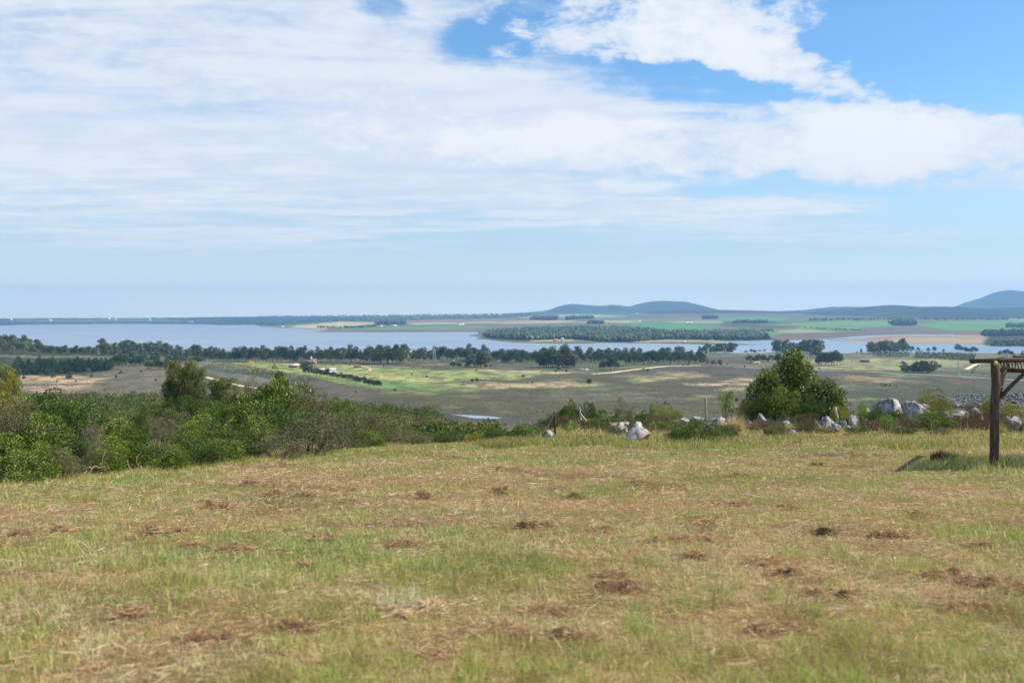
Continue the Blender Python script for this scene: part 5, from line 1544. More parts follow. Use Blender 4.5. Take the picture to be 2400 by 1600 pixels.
# ------------------------------------------------------------------ fence posts
M_POSTW = bark_mat('weathered_post', S(196, 184, 164), S(134, 122, 106), 26)
M_POSTD = bark_mat('dark_post', S(86, 70, 58), S(54, 44, 38), 26)
def P3(px, py, y): return np.array([(px - 1200) / F * y, y, ZC - (py - HZ) / F * y])
def rodm(name, a, b, r0, r1, mat, o, parent=None, seg=8):
    t = np.linspace(0, 1, 6)[:, None]
    r = np.random.default_rng(int(abs(a[0]) * 100) % 9999)
    pts = a + (b - a) * t + r.normal(size=(6, 3)) * r0 * .12
    bg = Bag(); bg.tube(pts - o, np.linspace(r0, r1, 6), seg)
    return link(name, bg.mesh(name, mat, True), parent)
def fence_post(pts, rad, mat, label, brace=None):
    a = P3(*pts[0]); b = P3(*pts[1]); e = empty('fence_post', a); tag(e, label, 'fence post', 'fence posts on the crest')
    rodm('post', a - np.array([0, 0, .4]), b, rad, rad * .9, mat, a, e)
    if brace: rodm('brace', P3(*brace[0]), P3(*brace[1]), rad * .75, rad * .75, mat, a, e)
fence_post(((1302, 1021, 32), (1299, 965, 32)), .04, M_POSTD, 'dark fence post with a long brace leaning left', ((1298, 972, 31.9), (1272, 1024, 31.0)))
fence_post(((1364, 1006, 40), (1358, 954, 40)), .05, M_POSTW, 'pale weathered fence post with a brace leaning right', ((1361, 970, 39.9), (1386, 1004, 39.4)))
fence_post(((1655, 992, 47), (1654, 932, 47)), .055, M_POSTW, 'single upright pale fence post among white boulders')
fence_post(((1966, 988, 44), (1958, 954, 44.3)), .065, M_POSTW, 'short leaning wooden stake right of the leafy bush')
# ------------------------------------------------------------------ grass
def grass_mesh(name, label, x, y, h, w, lean, col, r, cols_tip=1.15, curl=.4, zoff=0.0):
    n = len(x)
    z = gz(x, y) + zoff
    a = r.uniform(0, 2 * pi, n); tl = r.uniform(0, 1, n) * lean
    d = np.stack([np.cos(a) * tl, np.sin(a) * tl, np.ones(n)], 1); d = unit(d)
    fa = r.uniform(0, pi, n); s = np.stack([np.cos(fa), np.sin(fa), np.zeros(n)], 1) * (w / 2)[:, None]
    base = np.stack([x, y, z - .01], 1)
    mid = base + d * (h * .55)[:, None]
    tip = base + unit(d + np.stack([np.cos(a), np.sin(a), -.3 * np.ones(n)], 1) * (curl * tl)[:, None]) * h[:, None]
    bent = y < 10.0                      # near blades bend in the middle, farther ones are single slivers
    A = np.stack([base - s, base + s, mid + s * .8, mid - s * .8, tip], 1)[bent].reshape(-1, 3)
    far = ~bent
    B = np.stack([base - s * 1.15, base + s * 1.15, tip], 1)[far].reshape(-1, 3)
    na, nb = int(bent.sum()), int(far.sum())
    i = np.arange(na)[:, None] * 5
    Q = i + np.array([[0, 1, 2, 3]]); T = np.concatenate([i + np.array([[3, 2, 4]]), na * 5 + np.arange(nb * 3).reshape(nb, 3)])
    V = np.concatenate([A, B]); col = np.asarray(col)
    C = np.concatenate([np.repeat(col[bent], 5, axis=0), np.repeat(col[far], 3, axis=0)])
    tag(link(name, mesh_np(name, V, [Q, T], M_GRASS, C)), label, None, None, 'stuff')
CP = []   # clippings heaps, filled below
HEAPS = [(390, 1250, 46, .16), (105, 1250, 58, .12), (40, 1282, 36, .10), (812, 1150, 34, .13), (985, 1168, 30, .13), (590, 1136, 36, .10), (682, 1164, 62, .10), (515, 1190, 26, .12), (1262, 1236, 40, .13), (1408, 1248, 34, .10),
         (1636, 1268, 40, .16), (1930, 1254, 18, .16), (1950, 1400, 46, .20), (2210, 1352, 36, .13), (2312, 1372, 46, .16), (2390, 1392, 34, .14), (1445, 1385, 56, .13), (1440, 1355, 24, .12), (950, 1432, 70, .10), (505, 1500, 60, .13), (680, 1482, 56, .13),
         (1170, 1492, 54, .10), (1345, 1502, 46, .13), (760, 1268, 28, .10), (945, 1280, 36, .10), (555, 1292, 34, .11), (1347, 1170, 14, .14), (2075, 1262, 44, .12), (1840, 1195, 22, .10), (2160, 1212, 24, .11), (2270, 1430, 56, .11), (1842, 1352, 26, .14), (1795, 1322, 26, .08),
         (1905, 1366, 26, .09), (1735, 1118, 22, .10), (1915, 1092, 12, .10), (1060, 1075, 16, .12), (1185, 1102, 20, .10), (1830, 1480, 52, .09), (720, 1335, 20, .12), (1010, 1545, 46, .08), (1660, 1230, 24, .08), (1560, 1272, 26, .09), (2300, 1280, 22, .09), (300, 1446, 30, .09), (1290, 1440, 40, .07), (1180, 1155, 16, .12), (1500, 1132, 16, .08), (1630, 1308, 16, .09), (440, 1282, 30, .06), (1720, 1185, 26, .08)]
def mead_hit(px, py):
    ys = np.linspace(4, 50, 3000); xs = (px - 1200) / F * ys
    g = gz(xs, ys); w = np.nonzero(ZC - (py - HZ) / F * ys <= g)[0]; i = int(w[0]) if len(w) else -1
    return Vector((xs[i], ys[i], float(g[i])))
HL = {0: 'high brown clump of cut grass alone in the left half of the meadow', 3: 'small dark brown clump of cut grass near the shrubs', 12: 'tall dark heap of cut grass right of centre in the meadow', 14: 'dark ridge of cut grass near the right edge of the meadow', 16: 'broad dark patch of clumped cut grass in the middle of the meadow',
      18: 'pale straw coloured clump with upright whitish grass blades', 19: 'wide brown heap of cut grass low on the left', 20: 'rounded reddish brown heap of cut grass low on the left', 10: 'dark brown clump of cut grass above the middle of the meadow', 11: 'small round dark brown tuft standing up in the right half of the meadow', 26: 'small dark green tussock alone in the middle distance', 34: 'small brown tussock near the tall grass edge'}
def build_heaps():
    for i, (px, py, hw, hh) in enumerate(HEAPS):
        r = np.random.default_rng(200 + i)
        c = mead_hit(px, py); k = hw / F * c.y; hgt = hh * (0.6 if c.y < 9 else .82)
        CP.append((c.x, c.y, k))
        bg = Bag(); dark = S(136, 102, 78)
        if i == 26: dark = S(104, 98, 62)
        if i == 11: dark = S(88, 68, 52)
        pal = np.array([S(164, 130, 98), S(200, 166, 126), S(134, 104, 78), S(228, 200, 156)])
        pw = [.36, .32, .17, .15]
        if i == 18: pal = np.array([S(236, 210, 174), S(220, 184, 146), S(210, 206, 176), S(170, 130, 100)])
        if i == 26: pal = np.array([S(124, 126, 72), S(150, 148, 86), S(112, 98, 68), S(170, 164, 108)])
        if i == 11: pal = np.array([S(112, 88, 66), S(132, 104, 78), S(92, 74, 56), S(150, 140, 84)])
        bm = bmesh.new(); bmesh.ops.create_icosphere(bm, subdivisions=3, radius=1.0)
        P0 = np.array([v.co for v in bm.verts]); tri = np.array([[v.index for v in f.verts] for f in bm.faces]); bm.free()
        nh = int(r.integers(2, 5)) if i not in (11, 26) else 1
        for m in range(nh):
            cx = 0 if nh == 1 else (m / (nh - 1) * 2 - 1) * k * .62 + r.normal() * k * .12
            cyy = r.normal() * k * .28; km = k * r.uniform(.34, .62) if nh > 1 else k * .8; hm = hgt * r.uniform(.3, 1.0)
            nn = fbm(P0[:, 0] * 2 + i, P0[:, 1] * 2 + P0[:, 2] + m, 4, i % 7) - .5
            core = P0 * (1 + nn[:, None] * 1.2) * np.array([km, km * .7, hm * .85]); core[:, 2] -= hm * .25
            core = core + np.array([cx, cyy, 0])
            bg.add(core, None, tri, dark * r.uniform(.75, 1.0))
            n = int(260 + 200 * min(km / .2, 2))
            u = unit(r.normal(size=(n, 3))); u[:, 2] = np.abs(u[:, 2]) * 1.1
            u = unit(u)
            lump = .75 + .6 * fbm(u[:, 0] * 2.2 + i, u[:, 1] * 2.2 + m, 3, 2)
            Pn = u * (r.uniform(.72, 1.08, n) * lump)[:, None] * np.array([km * 1.05, km * .78, hm]); Pn[:, 2] = np.maximum(Pn[:, 2] - hm * .12, .004)
            tangent = np.cross(u, r.normal(size=(n, 3)))
            dr = unit(tangent) + r.normal(size=(n, 3)) * .22 - u * .08 + np.array([0, 0, .06])
            L = r.uniform(.03, .09, n) * (.8 + .03 * c.y); W = r.uniform(.003, .006, n) * (.7 + .07 * c.y)
            V, Q = leaf_quads(Pn - unit(dr) * L[:, None] * .5 + np.array([cx, cyy, 0]), dr, L, W, r, .1)
            bg.add(V, Q, None, rep(pal[r.choice(4, n, p=pw)] * r.uniform(.75, 1.2, (n, 1)), 4))
        # strands scattered round the foot
        n = 420
        Pn = np.stack([r.normal(size=n) * k * 1.0, r.normal(size=n) * k * .62, r.uniform(.01, .05, n)], 1)
        dr = r.normal(size=(n, 3)) * np.array([1, 1, .25])
        L = r.uniform(.04, .12, n) * (.8 + .03 * c.y)
        V, Q = leaf_quads(Pn, dr, L, np.full(n, .004) * (.7 + .07 * c.y), r, .1)
        bg.add(V, Q, None, rep(pal[r.choice(4, n, p=pw)] * r.uniform(.85, 1.25, (n, 1)), 4))
        if i == 18:
            n = 55
            Pn = np.stack([r.normal(size=n) * k * .35 - k * .3, r.normal(size=n) * k * .2, np.full(n, .02)], 1)
            V, Q = leaf_quads(Pn, r.normal(size=(n, 3)) * .35 + np.array([.15, 0, 1]), r.uniform(.08, .17, n), np.full(n, .006), r, .1)
            bg.add(V, Q, None, rep(np.broadcast_to(S(216, 214, 184), (n, 3)), 4))
        o = link('grass_heap', bg.mesh('grass_heap', M_GRASS), None, c)
        side = 'left' if px < 1200 else 'right'
        tag(o, HL.get(i, 'low brown clump of cut grass lying on the mown meadow'), 'grass heap', 'clumps of cut grass on the meadow')
build_heaps()
def near_heap(x, y):
    m = np.zeros(len(x))
    for (cx, cy_, k) in CP: m = np.maximum(m, np.exp(-(((x - cx) / (k * 1.5)) ** 2 + ((y - cy_) / (k * 1.1)) ** 2)))
    return m
def sample(n, y0, y1, a, r, vm=.66):
    u = r.uniform(0, 1, n)
    e = 1 - a
    y = (y0 ** e + u * (y1 ** e - y0 ** e)) ** (1 / e)
    x = r.uniform(-vm, vm, n) * y + r.uniform(-2.4, 2.4, n)
    return x, y
def crest_y(x, y):
    return np.interp(1200 + F * x / y, CRX, CRY)
def build_grass():
    r = np.random.default_rng(31)
    n = 465000
    x, y = sample(n, 3.6, 46, 1.15, r)
    k = (y < crest_y(x, y) + 1.5) & ((np.abs(x) < .56 * y + .5) | (r.random(n) < .6))
    x, y = x[k], y[k]; n = len(x)
    g, b = meadow_tint(x, y)
    tuft = fbm(x / .16, y / .16, 2, 44); cl = fbm(x / .6, y / .6, 3, 46)
    heap = near_heap(x, y)
    pg = np.clip(g * .42 + .10 + (tuft - .5) * 1.3 + (cl - .5) * 1.7 - .02 - .16 * sstep(9, 5, y), 0.03, .9) * (1 - .8 * heap)
    isg = r.random(n) < pg
    base = np.where(isg[:, None], lerp(np.broadcast_to(S(136, 150, 76), (n, 3)), S(186, 184, 110), r.random(n)), lerp(np.broadcast_to(S(232, 214, 172), (n, 3)), S(196, 168, 132), r.random(n)))
    blue = (fbm(x / 2.1, y / 2.1, 3, 47) > .6) & isg
    base[blue] = base[blue] * np.array([.88, .97, 1.05])
    orange = (~isg) & (fbm(x / 1.1, y / 1.1, 3, 48) > .58)
    base[orange] = base[orange] * np.array([.96, .88, .74])
    base = lerp(base, np.broadcast_to(S(146, 108, 80), (n, 3)), np.clip(heap * .7 + b * .25 + .75 * sstep(.54, .66, fbm(x / .42, y / .42, 3, 49)) * (1 - isg * .6), 0, .85) * (r.random(n) < .8))
    base = base * r.uniform(.82, 1.32, (n, 1))
    h = np.where(isg, r.uniform(.05, .11, n), r.uniform(.03, .085, n)) * (.35 + 1.35 * tuft * (.4 + 1.2 * cl)) * (1 - .5 * heap)
    # ranker toward the bottom right corner and at the far rim
    px = 1200 + F * x / y
    h *= 1 + .05 * sstep(7.5, 5, y) * sstep(1300, 2100, px) + .3 * sstep(20, 30, y)
    w = np.maximum(.0034, y * .00052) * r.uniform(.7, 1.4, n)
    grass_mesh('grass', 'short mown grass, green mixed with straw', x, y, h, w, np.where(isg, .9, 1.7), base, r)
    # loose straw lying flat
    n = 120000
    x, y = sample(n, 3.6, 46, 1.2, r)
    g, b = meadow_tint(x, y)
    k = (y < crest_y(x, y)) & (r.random(n) < np.clip(.28 + (1 - g) * .8, 0, 1))
    x, y = x[k], y[k]; n = len(x)
    z = gz(x, y) + r.uniform(.0, .035, n)
    dr = r.normal(size=(n, 3)) * np.array([1, .8, .14])
    L = r.uniform(.05, .16, n) * (1 + .02 * y); W = np.maximum(.003, y * .00045) * r.uniform(.7, 1.4, n)
    V, Q = leaf_quads(np.stack([x, y, z], 1), dr, L, W, r, .05)
    pal = np.array([S(230, 204, 156), S(204, 164, 122), S(170, 126, 94), S(240, 222, 184)])
    c = pal[r.choice(4, n, p=[.35, .3, .22, .13])] * r.uniform(.8, 1.15, (n, 1))
    tag(link('straw_litter', mesh_np('straw_litter', V, Q, M_GRASS, rep(c, 4))), 'dry clippings strewn over the mown meadow', None, None, 'stuff')
    # long grass: along the crest on the right and round the pergola post
    def long_grass(name, label, x, y, hr, cols, p, lean, seed, hk=1.0):
        r = np.random.default_rng(seed); n = len(x)
        cl = fbm(x / 1.1, y / 1.1, 3, 52)
        h = r.uniform(hr[0], hr[1], n) * (.35 + 1.3 * cl) * hk
        idx = r.choice(len(cols), n, p=p)
        c = np.array(cols)[idx] * (.8 + .4 * fbm(x / 2.3, y / 2.3, 3, 53)[:, None]) * r.uniform(.8, 1.2, (n, 1))
        w = np.maximum(.005, y * .00050) * r.uniform(.7, 1.3, n)
        grass_mesh(name, label, x, y, h, w, np.full(n, lean), c, r, curl=.7)
    GC = [S(122, 134, 60), S(158, 156, 82), S(92, 108, 50), S(206, 184, 132)]
    n = 110000; px = r.uniform(1110, 2470, n)
    yn = np.interp(px, [1110, 1250, 1400, 1600, 2000, 2470], [25.5, 25.5, 24.8, 24.3, 24.5, 24.5]); yf = np.interp(px, [1110, 1250, 1400, 1600, 2470], [29, 37, 45, 48, 48])
    f = r.uniform(0, 1, n) ** 1.7
    wob = (fbm(px / 55, px * 0, 4, 3) - .5) * 4
    y = yn + wob * (1 - f) + (yf - yn) * f; x = (px - 1200) / F * y
    cl2 = fbm(x / 1.6, y / 2.4, 3, 55)
    k = r.random(n) < np.clip((cl2 - .30) * 3.2, .12, 1)
    x, y, f = x[k], y[k], f[k]
    long_grass('long_grass', 'rank green and straw coloured grass along the crest', x, y, (.11, .24), GC, [.30, .24, .18, .28], 1.2, 61, 1.0 - .5 * f)
    n = 16000; a = r.uniform(0, 2 * pi, n); q = r.uniform(0, 1, n) ** .75
    c = at(2330, 18.2); x = c.x + .45 + np.cos(a) * q * 1.9; y = c.y + .1 + np.sin(a) * q * 2.1
    k = r.random(n) < np.clip((fbm(x / .5, y / .7, 3, 57) - .28) * 3, .1, 1)
    k &= ~((y < c.y - .05) & (np.abs(x - c.x) < .28) & (r.random(n) < .8))
    x, y, q = x[k], y[k], q[k]
    long_grass('long_grass', 'rank pale green grass round the foot of the pergola post', x, y, (.20, .44), [S(132, 140, 78), S(170, 166, 104), S(112, 122, 62), S(220, 200, 150)], [.28, .28, .12, .32], 1.2, 62, 1.15 - q)
    n = 22000; px = r.uniform(-80, 1130, n)
    y = np.interp(px, CRX, CRY) + r.normal(size=n) * .4 + .0; x = (px - 1200) / F * y
    long_grass('long_grass', 'taller seeding grass along the foot of the left thicket', x, y, (.03, .13), [S(150, 152, 74), S(196, 178, 112), S(122, 132, 60), S(214, 194, 146)], [.34, .3, .2, .16], .8, 63)
    # seed stalks
    n = 500; px = r.uniform(1120, 2440, n); y = r.uniform(30, 42, n); x = (px - 1200) / F * y
    grass_mesh('seed_stalks', 'thin pale seed stalks standing above the crest grass', x, y, r.uniform(.35, .75, n), np.full(n, .011), np.full(n, .7), np.broadcast_to(S(220, 196, 150), (n, 3)) * r.uniform(.8, 1.1, (n, 1)), r, curl=.9)
build_grass()
def tussock(px, y, hw, h, label, cols, n, seed, name='tussock', lean=.5, dirx=0.0):
    r = np.random.default_rng(seed); c = at(px, y); k = hw / F * y
    a = r.uniform(0, 2 * pi, n); q = np.sqrt(r.uniform(0, 1, n))
    P = np.stack([np.cos(a) * q * k * .6, np.sin(a) * q * k * .6, np.full(n, -.02)], 1)
    d = np.stack([np.cos(a) * q * lean + dirx + r.normal(size=n) * .3, np.sin(a) * q * lean + r.normal(size=n) * .3, np.ones(n)], 1)
    V, Q = leaf_quads(P, d, h * r.uniform(.35, 1.1, n) * (1.1 - .6 * q), np.full(n, .009) * r.uniform(.7, 1.4, n), r, .1)
    cc = np.array(cols)[r.choice(len(cols), n)] * r.uniform(.75, 1.2, (n, 1))
    tag(link(name, mesh_np(name, V, Q, M_GRASS, rep(cc, 4)), None, c), label, 'grass tussock')
tussock(1716, 35.5, 30, .95, 'pale dry grass tuft with long stalks right of the dark shrub', [S(226, 200, 160), S(206, 178, 134), S(188, 160, 120)], 900, 1, dirx=.25)
tussock(2205, 19.6, 27, .34, 'dark brown dead tussock left of the pergola post', [S(92, 70, 52), S(70, 54, 42), S(118, 92, 66)], 1500, 2)
tussock(2234, 19.5, 18, .32, 'green tussock right beside the dark dead one', [S(92, 112, 48), S(120, 132, 60)], 700, 3)
tussock(2345, 33, 20, .5, 'straw coloured tussock behind the pergola post', [S(200, 178, 128), S(150, 150, 84)], 500, 4)
# dead sticks at the foot of the left thicket
def sticks():
    r = np.random.default_rng(77); y = 16.2
    M = plain_mat('dead_wood', S(158, 134, 112), .9, .1, 12, .3)
    arcs = [[(190, 1122), (205, 1098), (225, 1090), (248, 1092)], [(232, 1116), (245, 1100), (258, 1088)], [(262, 1120), (275, 1108), (292, 1110)], [(180, 1126), (215, 1121), (250, 1124), (285, 1118)], [(300, 1078), (304, 1098), (310, 1118)], [(330, 1095), (329, 1110)], [(148, 1120), (165, 1112), (185, 1110)], [(370, 1112), (378, 1098), (384, 1086)]]
    for i, arc in enumerate(arcs):
        pts = np.array([P3(px, py, float(np.interp(px, CRX, CRY)) + .25 + .1 * math.sin(i)) for px, py in arc])
        o = pts[0].copy(); tt = np.linspace(0, len(pts) - 1, 9)
        pp = np.stack([np.interp(tt, np.arange(len(pts)), pts[:, j]) for j in range(3)], 1) + r.normal(size=(9, 3)) * .012
        bg = Bag(); bg.tube(pp - o, np.linspace(.014, .005, 9), 5)
        for k in range(3):
            s = pp[r.integers(2, 8)]; bg.tube(curve_pts(s - o, s - o + r.normal(size=3) * .18, .2, r, 4), [.006, .005, .004, .002], 4)
        lab = ['arched bare stick bending over the grass by the thicket', 'straight bare stick leaning up out of the thicket', 'short curved bare twig low in the grass', 'long bare branch lying along the grass edge', 'thin bare stem standing in front of the dark shrub', 'short upright bare stub at the thicket foot', 'bare twig lying left of the arched stick', 'thin leaning stem right of the upright stub'][i]
        tag(link('dead_branch', bg.mesh('dead_branch', M, True), None, o), lab, 'dead branch', 'dead branches at the thicket foot')
sticks()
# ------------------------------------------------------------------ pergola at the right edge
def pergola():
    Y0 = 18.0
    base = at(2329, Y0)
    e = empty('pergola', base); tag(e, 'rough dark log pergola with a cane roof at the right edge', 'pergola')
    o = np.array(base)
    M = bark_mat('dark_log', S(122, 98, 80), S(66, 52, 44), 30)
    ME = plain_mat('cut_log_end', S(206, 178, 112), .8, .2, 14, .25)
    MC = bark_mat('cane', S(92, 74, 50), S(48, 38, 30), 40)
    def log(name, a, b, r0, r1, mat=M, parent=e):
        return rodm(name, a, b, r0, r1, mat, o, parent, 14)
    post = log('post', P3(2329, 1112, Y0), P3(2334, 852, Y0), .079, .077)
    # cross log lying on the post, its sawn end toward the viewer
    log('cross_log', P3(2331, 851, Y0 - .22), P3(2338, 866, Y0 + 3.4), .046, .05)
    k = P3(2333, 851, Y0 - .225)
    bg = Bag(); bg.tube(np.array([k - o, k - o + np.array([.004, -.012, 0])]), [.043, .041], 14)
    link('sawn_end', bg.mesh('sawn_end', ME), e)
    # long beam over it and a second one behind
    log('beam', P3(2274, 846, Y0 - .02) + np.array([0, 0, 0.0]), P3(2720, 838, Y0 + .25), .040, .068)
    log('beam', P3(2345, 868, Y0 + 3.2), P3(2700, 866, Y0 + 3.3), .05, .055)
    # braces
    log('brace', P3(2343, 932, Y0 + .02), P3(2440, 835, Y0 + .12), .036, .034)
    log('brace', P3(2341, 922, Y0 + .1), P3(2357, 855, Y0 + 1.3), .046, .044)
    # second post beyond the frame carrying the beam
    log('post', P3(2690, 1112, Y0 + .2), P3(2692, 846, Y0 + .2), .08, .077)
    # cane roof: every cane its own piece, lying front to back across the beams
    r = np.random.default_rng(5)
    for i in range(58):
        px = 2346 + i * 6.6
        a = P3(px + r.normal() * .8, 851.2 + r.normal() * .7, Y0 + .06 + r.uniform(-.03, .03)); b_ = P3(px + 3 + r.normal() * 3, 866 + r.normal() * .6, Y0 + 3.4)
        rodm('cane', a, b_, .0135, .009, MC, o, e, 6)
    # loose twigs on top and a hanging dead leaf
    log('loose_stick', P3(2320, 841, Y0), P3(2360, 836.5, Y0 + .1), .010, .007)
    log('loose_stick', P3(2374, 836, Y0 + .3), P3(2440, 834, Y0 + .5), .016, .014)
    log('loose_stick', P3(2370, 827, Y0 + .6), P3(2386, 836, Y0 + .5), .010, .008)
    pts = np.array([P3(2296, 851, Y0), P3(2288, 860, Y0 - .02), P3(2281, 868, Y0), P3(2276, 876, Y0 + .02)]) - o
    bg = Bag(); w = np.array([.012, .034, .026, .004])
    V = np.concatenate([pts - np.array([.6, 0, .4]) * w[:, None], pts + np.array([.6, 0, .4]) * w[:, None], pts + np.array([0, .012, 0])])
    bg.add(V, [[0, 1, 9, 8], [1, 2, 10, 9], [2, 3, 11, 10], [8, 9, 5, 4], [9, 10, 6, 5], [10, 11, 7, 6]])
    link('hanging_leaf', bg.mesh('hanging_leaf', M), e)
pergola()

# ------------------------------------------------------------------ far buildings, pylons, roads
WALLS = {}
def wm(name, c, rough=.85):
    if name not in WALLS: WALLS[name] = plain_mat(name, c, rough, .15, .8, .12)
    return WALLS[name]
def house(px, py, w, h, dpt, roof_h, label, wall, roof, name='house', kind='gable', rz=0.0, tower=None, wins=2, cat='house', far=False, lo=480):
    p = far_hit(px, py) if far else hit(px, py, lo)
    e = empty(name, p, rz); tag(e, label, cat)
    b = Bag(); b.box((0, 0, h / 2 - .4), (w / 2, dpt / 2, h / 2 + .4)); link('wall', b.mesh('wall', wall), e)
    b = Bag(); ov = .35
    if kind == 'gable':
        W_, D_ = w / 2 + ov, dpt / 2 + ov
        V = np.array([[-W_, -D_, h - .1], [W_, -D_, h - .1], [W_, D_, h - .1], [-W_, D_, h - .1], [-W_, 0, h + roof_h], [W_, 0, h + roof_h], [-W_, -D_, h + .15], [W_, -D_, h + .15], [W_, D_, h + .15], [-W_, D_, h + .15]], float)
        b.add(V, [[0, 3, 2, 1], [0, 1, 7, 6], [2, 3, 9, 8], [6, 7, 5, 4], [8, 9, 4, 5]], [[6, 4, 9], [7, 8, 5]])
        b.add(V[[0, 3, 9, 6]], [[0, 1, 2, 3]]); b.add(V[[1, 2, 8, 7]], [[0, 1, 2, 3]])
    else:
        b.box((0, 0, h + roof_h / 2 + .003), (w / 2 + ov, dpt / 2 + ov, roof_h / 2))
    link('roof', b.mesh('roof', roof), e)
    g = wm('window_glass', S(60, 66, 74), .2)
    for i in range(wins):
        b = Bag(); b.box(((i + .5) / wins * w - w / 2, -dpt / 2 - .02, h * .55), (min(.8, w / wins * .28), .05, h * .22)); f = link('window', b.mesh('window', g), e)
    b = Bag(); b.box((w * .12, -dpt / 2 - .025, 1.0), (.5, .05, 1.0)); link('door', b.mesh('door', wm('door_wood', S(92, 66, 50))), e)
    if tower:
        tw, th, tx = tower
        b = Bag(); b.box((tx, 0, th / 2 + .3), (tw / 2, tw / 2 + .4, th / 2)); link('tower', b.mesh('tower', wall), e)
    return e
WHITE = wm('white_wall', S(240, 236, 228)); GREYR = wm('grey_sheet_roof', S(206, 196, 190), .5); BRICK = wm('brick_wall', S(150, 92, 74)); PINK = wm('pink_wall', S(236, 170, 160)); ORANGE = wm('orange_roof', S(206, 108, 66)); SLATE = wm('slate_roof', S(120, 116, 116)); YEL = wm('yellow_wall', S(226, 190, 96)); CREAM = wm('cream_wall', S(226, 214, 190))
house(438, 848.5, 3.4, 2.4, 4, .25, 'small white flat roofed house half hidden by the tall eucalypt', WHITE, wm('white_roof', S(232, 228, 222)), kind='flat', tower=(1.9, 3.4, -.6), wins=1)
house(736, 853, 7, 5.5, 8, 2.6, 'pink gabled house with a pale tower among dark trees', PINK, SLATE, rz=.2, tower=(2.6, 10.5, -3.9))
house(724, 853.5, 9, 4, 7, 2.0, 'dark roofed wing left of the pink gabled house', wm('dark_wall', S(110, 96, 96)), SLATE)
house(760, 873, 26, 3.2, 11, 2.0, 'long barn with a grey white sheet roof behind the windbreak', BRICK, GREYR, name='barn', cat='barn', wins=5)
house(772, 877, 14, 2.6, 5, 1.0, 'lean-to with a white roof at the right of the long barn', BRICK, wm('white_sheet_roof', S(232, 222, 216), .5), name='shed', cat='shed', wins=3)
house(691, 861, 9, 2.6, 8, 2.4, 'small brick house with a grey hipped roof on the lawn', BRICK, GREYR)
house(681, 861, 4, 1.9, 4, .5, 'low dark shed left of the small brick house', wm('dark_brick', S(88, 66, 58)), SLATE, kind='flat', name='shed', cat='shed', wins=1)
house(838, 861, 9.5, 1.7, 4, .3, 'low red brick shed by the curving orange drive', BRICK, wm('tile_roof', S(160, 100, 80)), kind='flat', name='shed', cat='shed', wins=2)
house(1062, 848, 5, 2.6, 5, .4, 'tiny white and blue hut at the edge of the dark block', WHITE, SLATE, kind='flat', name='hut', cat='hut', wins=1)
house(1084, 847, 8, 2.4, 5, .4, 'low whitish shed half hidden behind leafy trees', WHITE, SLATE, kind='flat', name='shed', cat='shed', wins=1)
house(1167, 850, 3, 2.0, 3, .3, 'small cream box hut at the pasture corner', CREAM, WHITE, kind='flat', name='hut', cat='hut', wins=1)
house(1772, 853, 10, 2.2, 5, 1.3, 'farm shed with an orange tan roof under dark trees', WHITE, wm('tan_roof', S(214, 160, 110)), name='shed', cat='shed', rz=.3, wins=2)
house(2137, 826, 6, 3.0, 6, 2.6, 'white fronted hut with a steep orange roof on the shore', WHITE, ORANGE, name='hut', cat='hut', rz=pi / 2 - .3, wins=1)
house(2114, 827, 3.2, 2.6, 3, .8, 'tiny white hut left of the orange roofed one', WHITE, WHITE, name='hut', cat='hut', wins=1)
house(1366, 867, 14, 1.0, 6, .3, 'low pale sheet roof in the grass by the utility pole', GREYR, GREYR, kind='flat', name='shed', cat='shed', wins=1)
house(1312, 866, 6, 1.8, 4, .3, 'small red shed under the bare trunked stand', wm('red_wall', S(150, 84, 72)), SLATE, kind='flat', name='shed', cat='shed', wins=1)
house(1302, 799.5, 15, 4, 10, 3.5, 'yellow house with an orange roof on the wooded spit', YEL, ORANGE, far=True)
house(1318, 798.5, 9, 9, 8, .5, 'narrow white block beside the yellow house on the spit', WHITE, WHITE, kind='flat', far=True, wins=1)
house(1604, 803.5, 7, 5, 6, 2, 'small white hut on the grassy point of the spit', CREAM, WHITE, far=True, name='hut', cat='hut', wins=1)
for i, (px, py, w, lab) in enumerate([(924, 764.5, 28, 'white farm building before the straight edged plantation'), (893, 765.5, 18, 'low white shed left of the farm by the plantation'), (858, 766, 14, 'tiny white shed near the sandy field'), (1084, 762, 20, 'white farmhouse among the far fields'), (1078, 763, 16, 'low grey shed beside the far white farmhouse'),
                              (1609, 757.5, 22, 'white greenhouse, leftmost of three in the far fields'), (1614, 757.5, 22, 'white greenhouse, middle of three in the far fields'), (1619, 757.8, 22, 'white greenhouse, rightmost of three in the far fields'), (1498, 754.5, 20, 'small white house by a lone tree in the far fields'), (1492, 736.5, 24, 'tiny white house at the foot of the far hill'),
                              (662, 766.5, 16, 'white hut on the shore by the sandy field')]):
    house(px, py, w, 6, 12, 4, lab, WHITE, wm('white_sheet_roof', S(232, 222, 216), .5), far=True, name='greenhouse' if 'greenhouse' in lab else 'farm_building', cat='greenhouse' if 'greenhouse' in lab else 'building', wins=1)
for (px, py, w, h, lab) in [(26, 752, 14, 30, 'white water tower on the western far shore'), (115, 753, 60, 20, 'white shed on the western far shore'), (254, 749.5, 50, 22, 'white building cluster, taller part, on the far shore'), (268, 750, 60, 16, 'white building cluster, long low part, on the far shore'), (351, 752.5, 16, 26, 'small white block by the western waterline'), (445, 757.5, 70, 12, 'long pale shed at the western waterline')]:
    house(px, py, w, h, 20, 3, lab, WHITE, WHITE, kind='flat', far=True, name='farm_building', cat='building', wins=1)
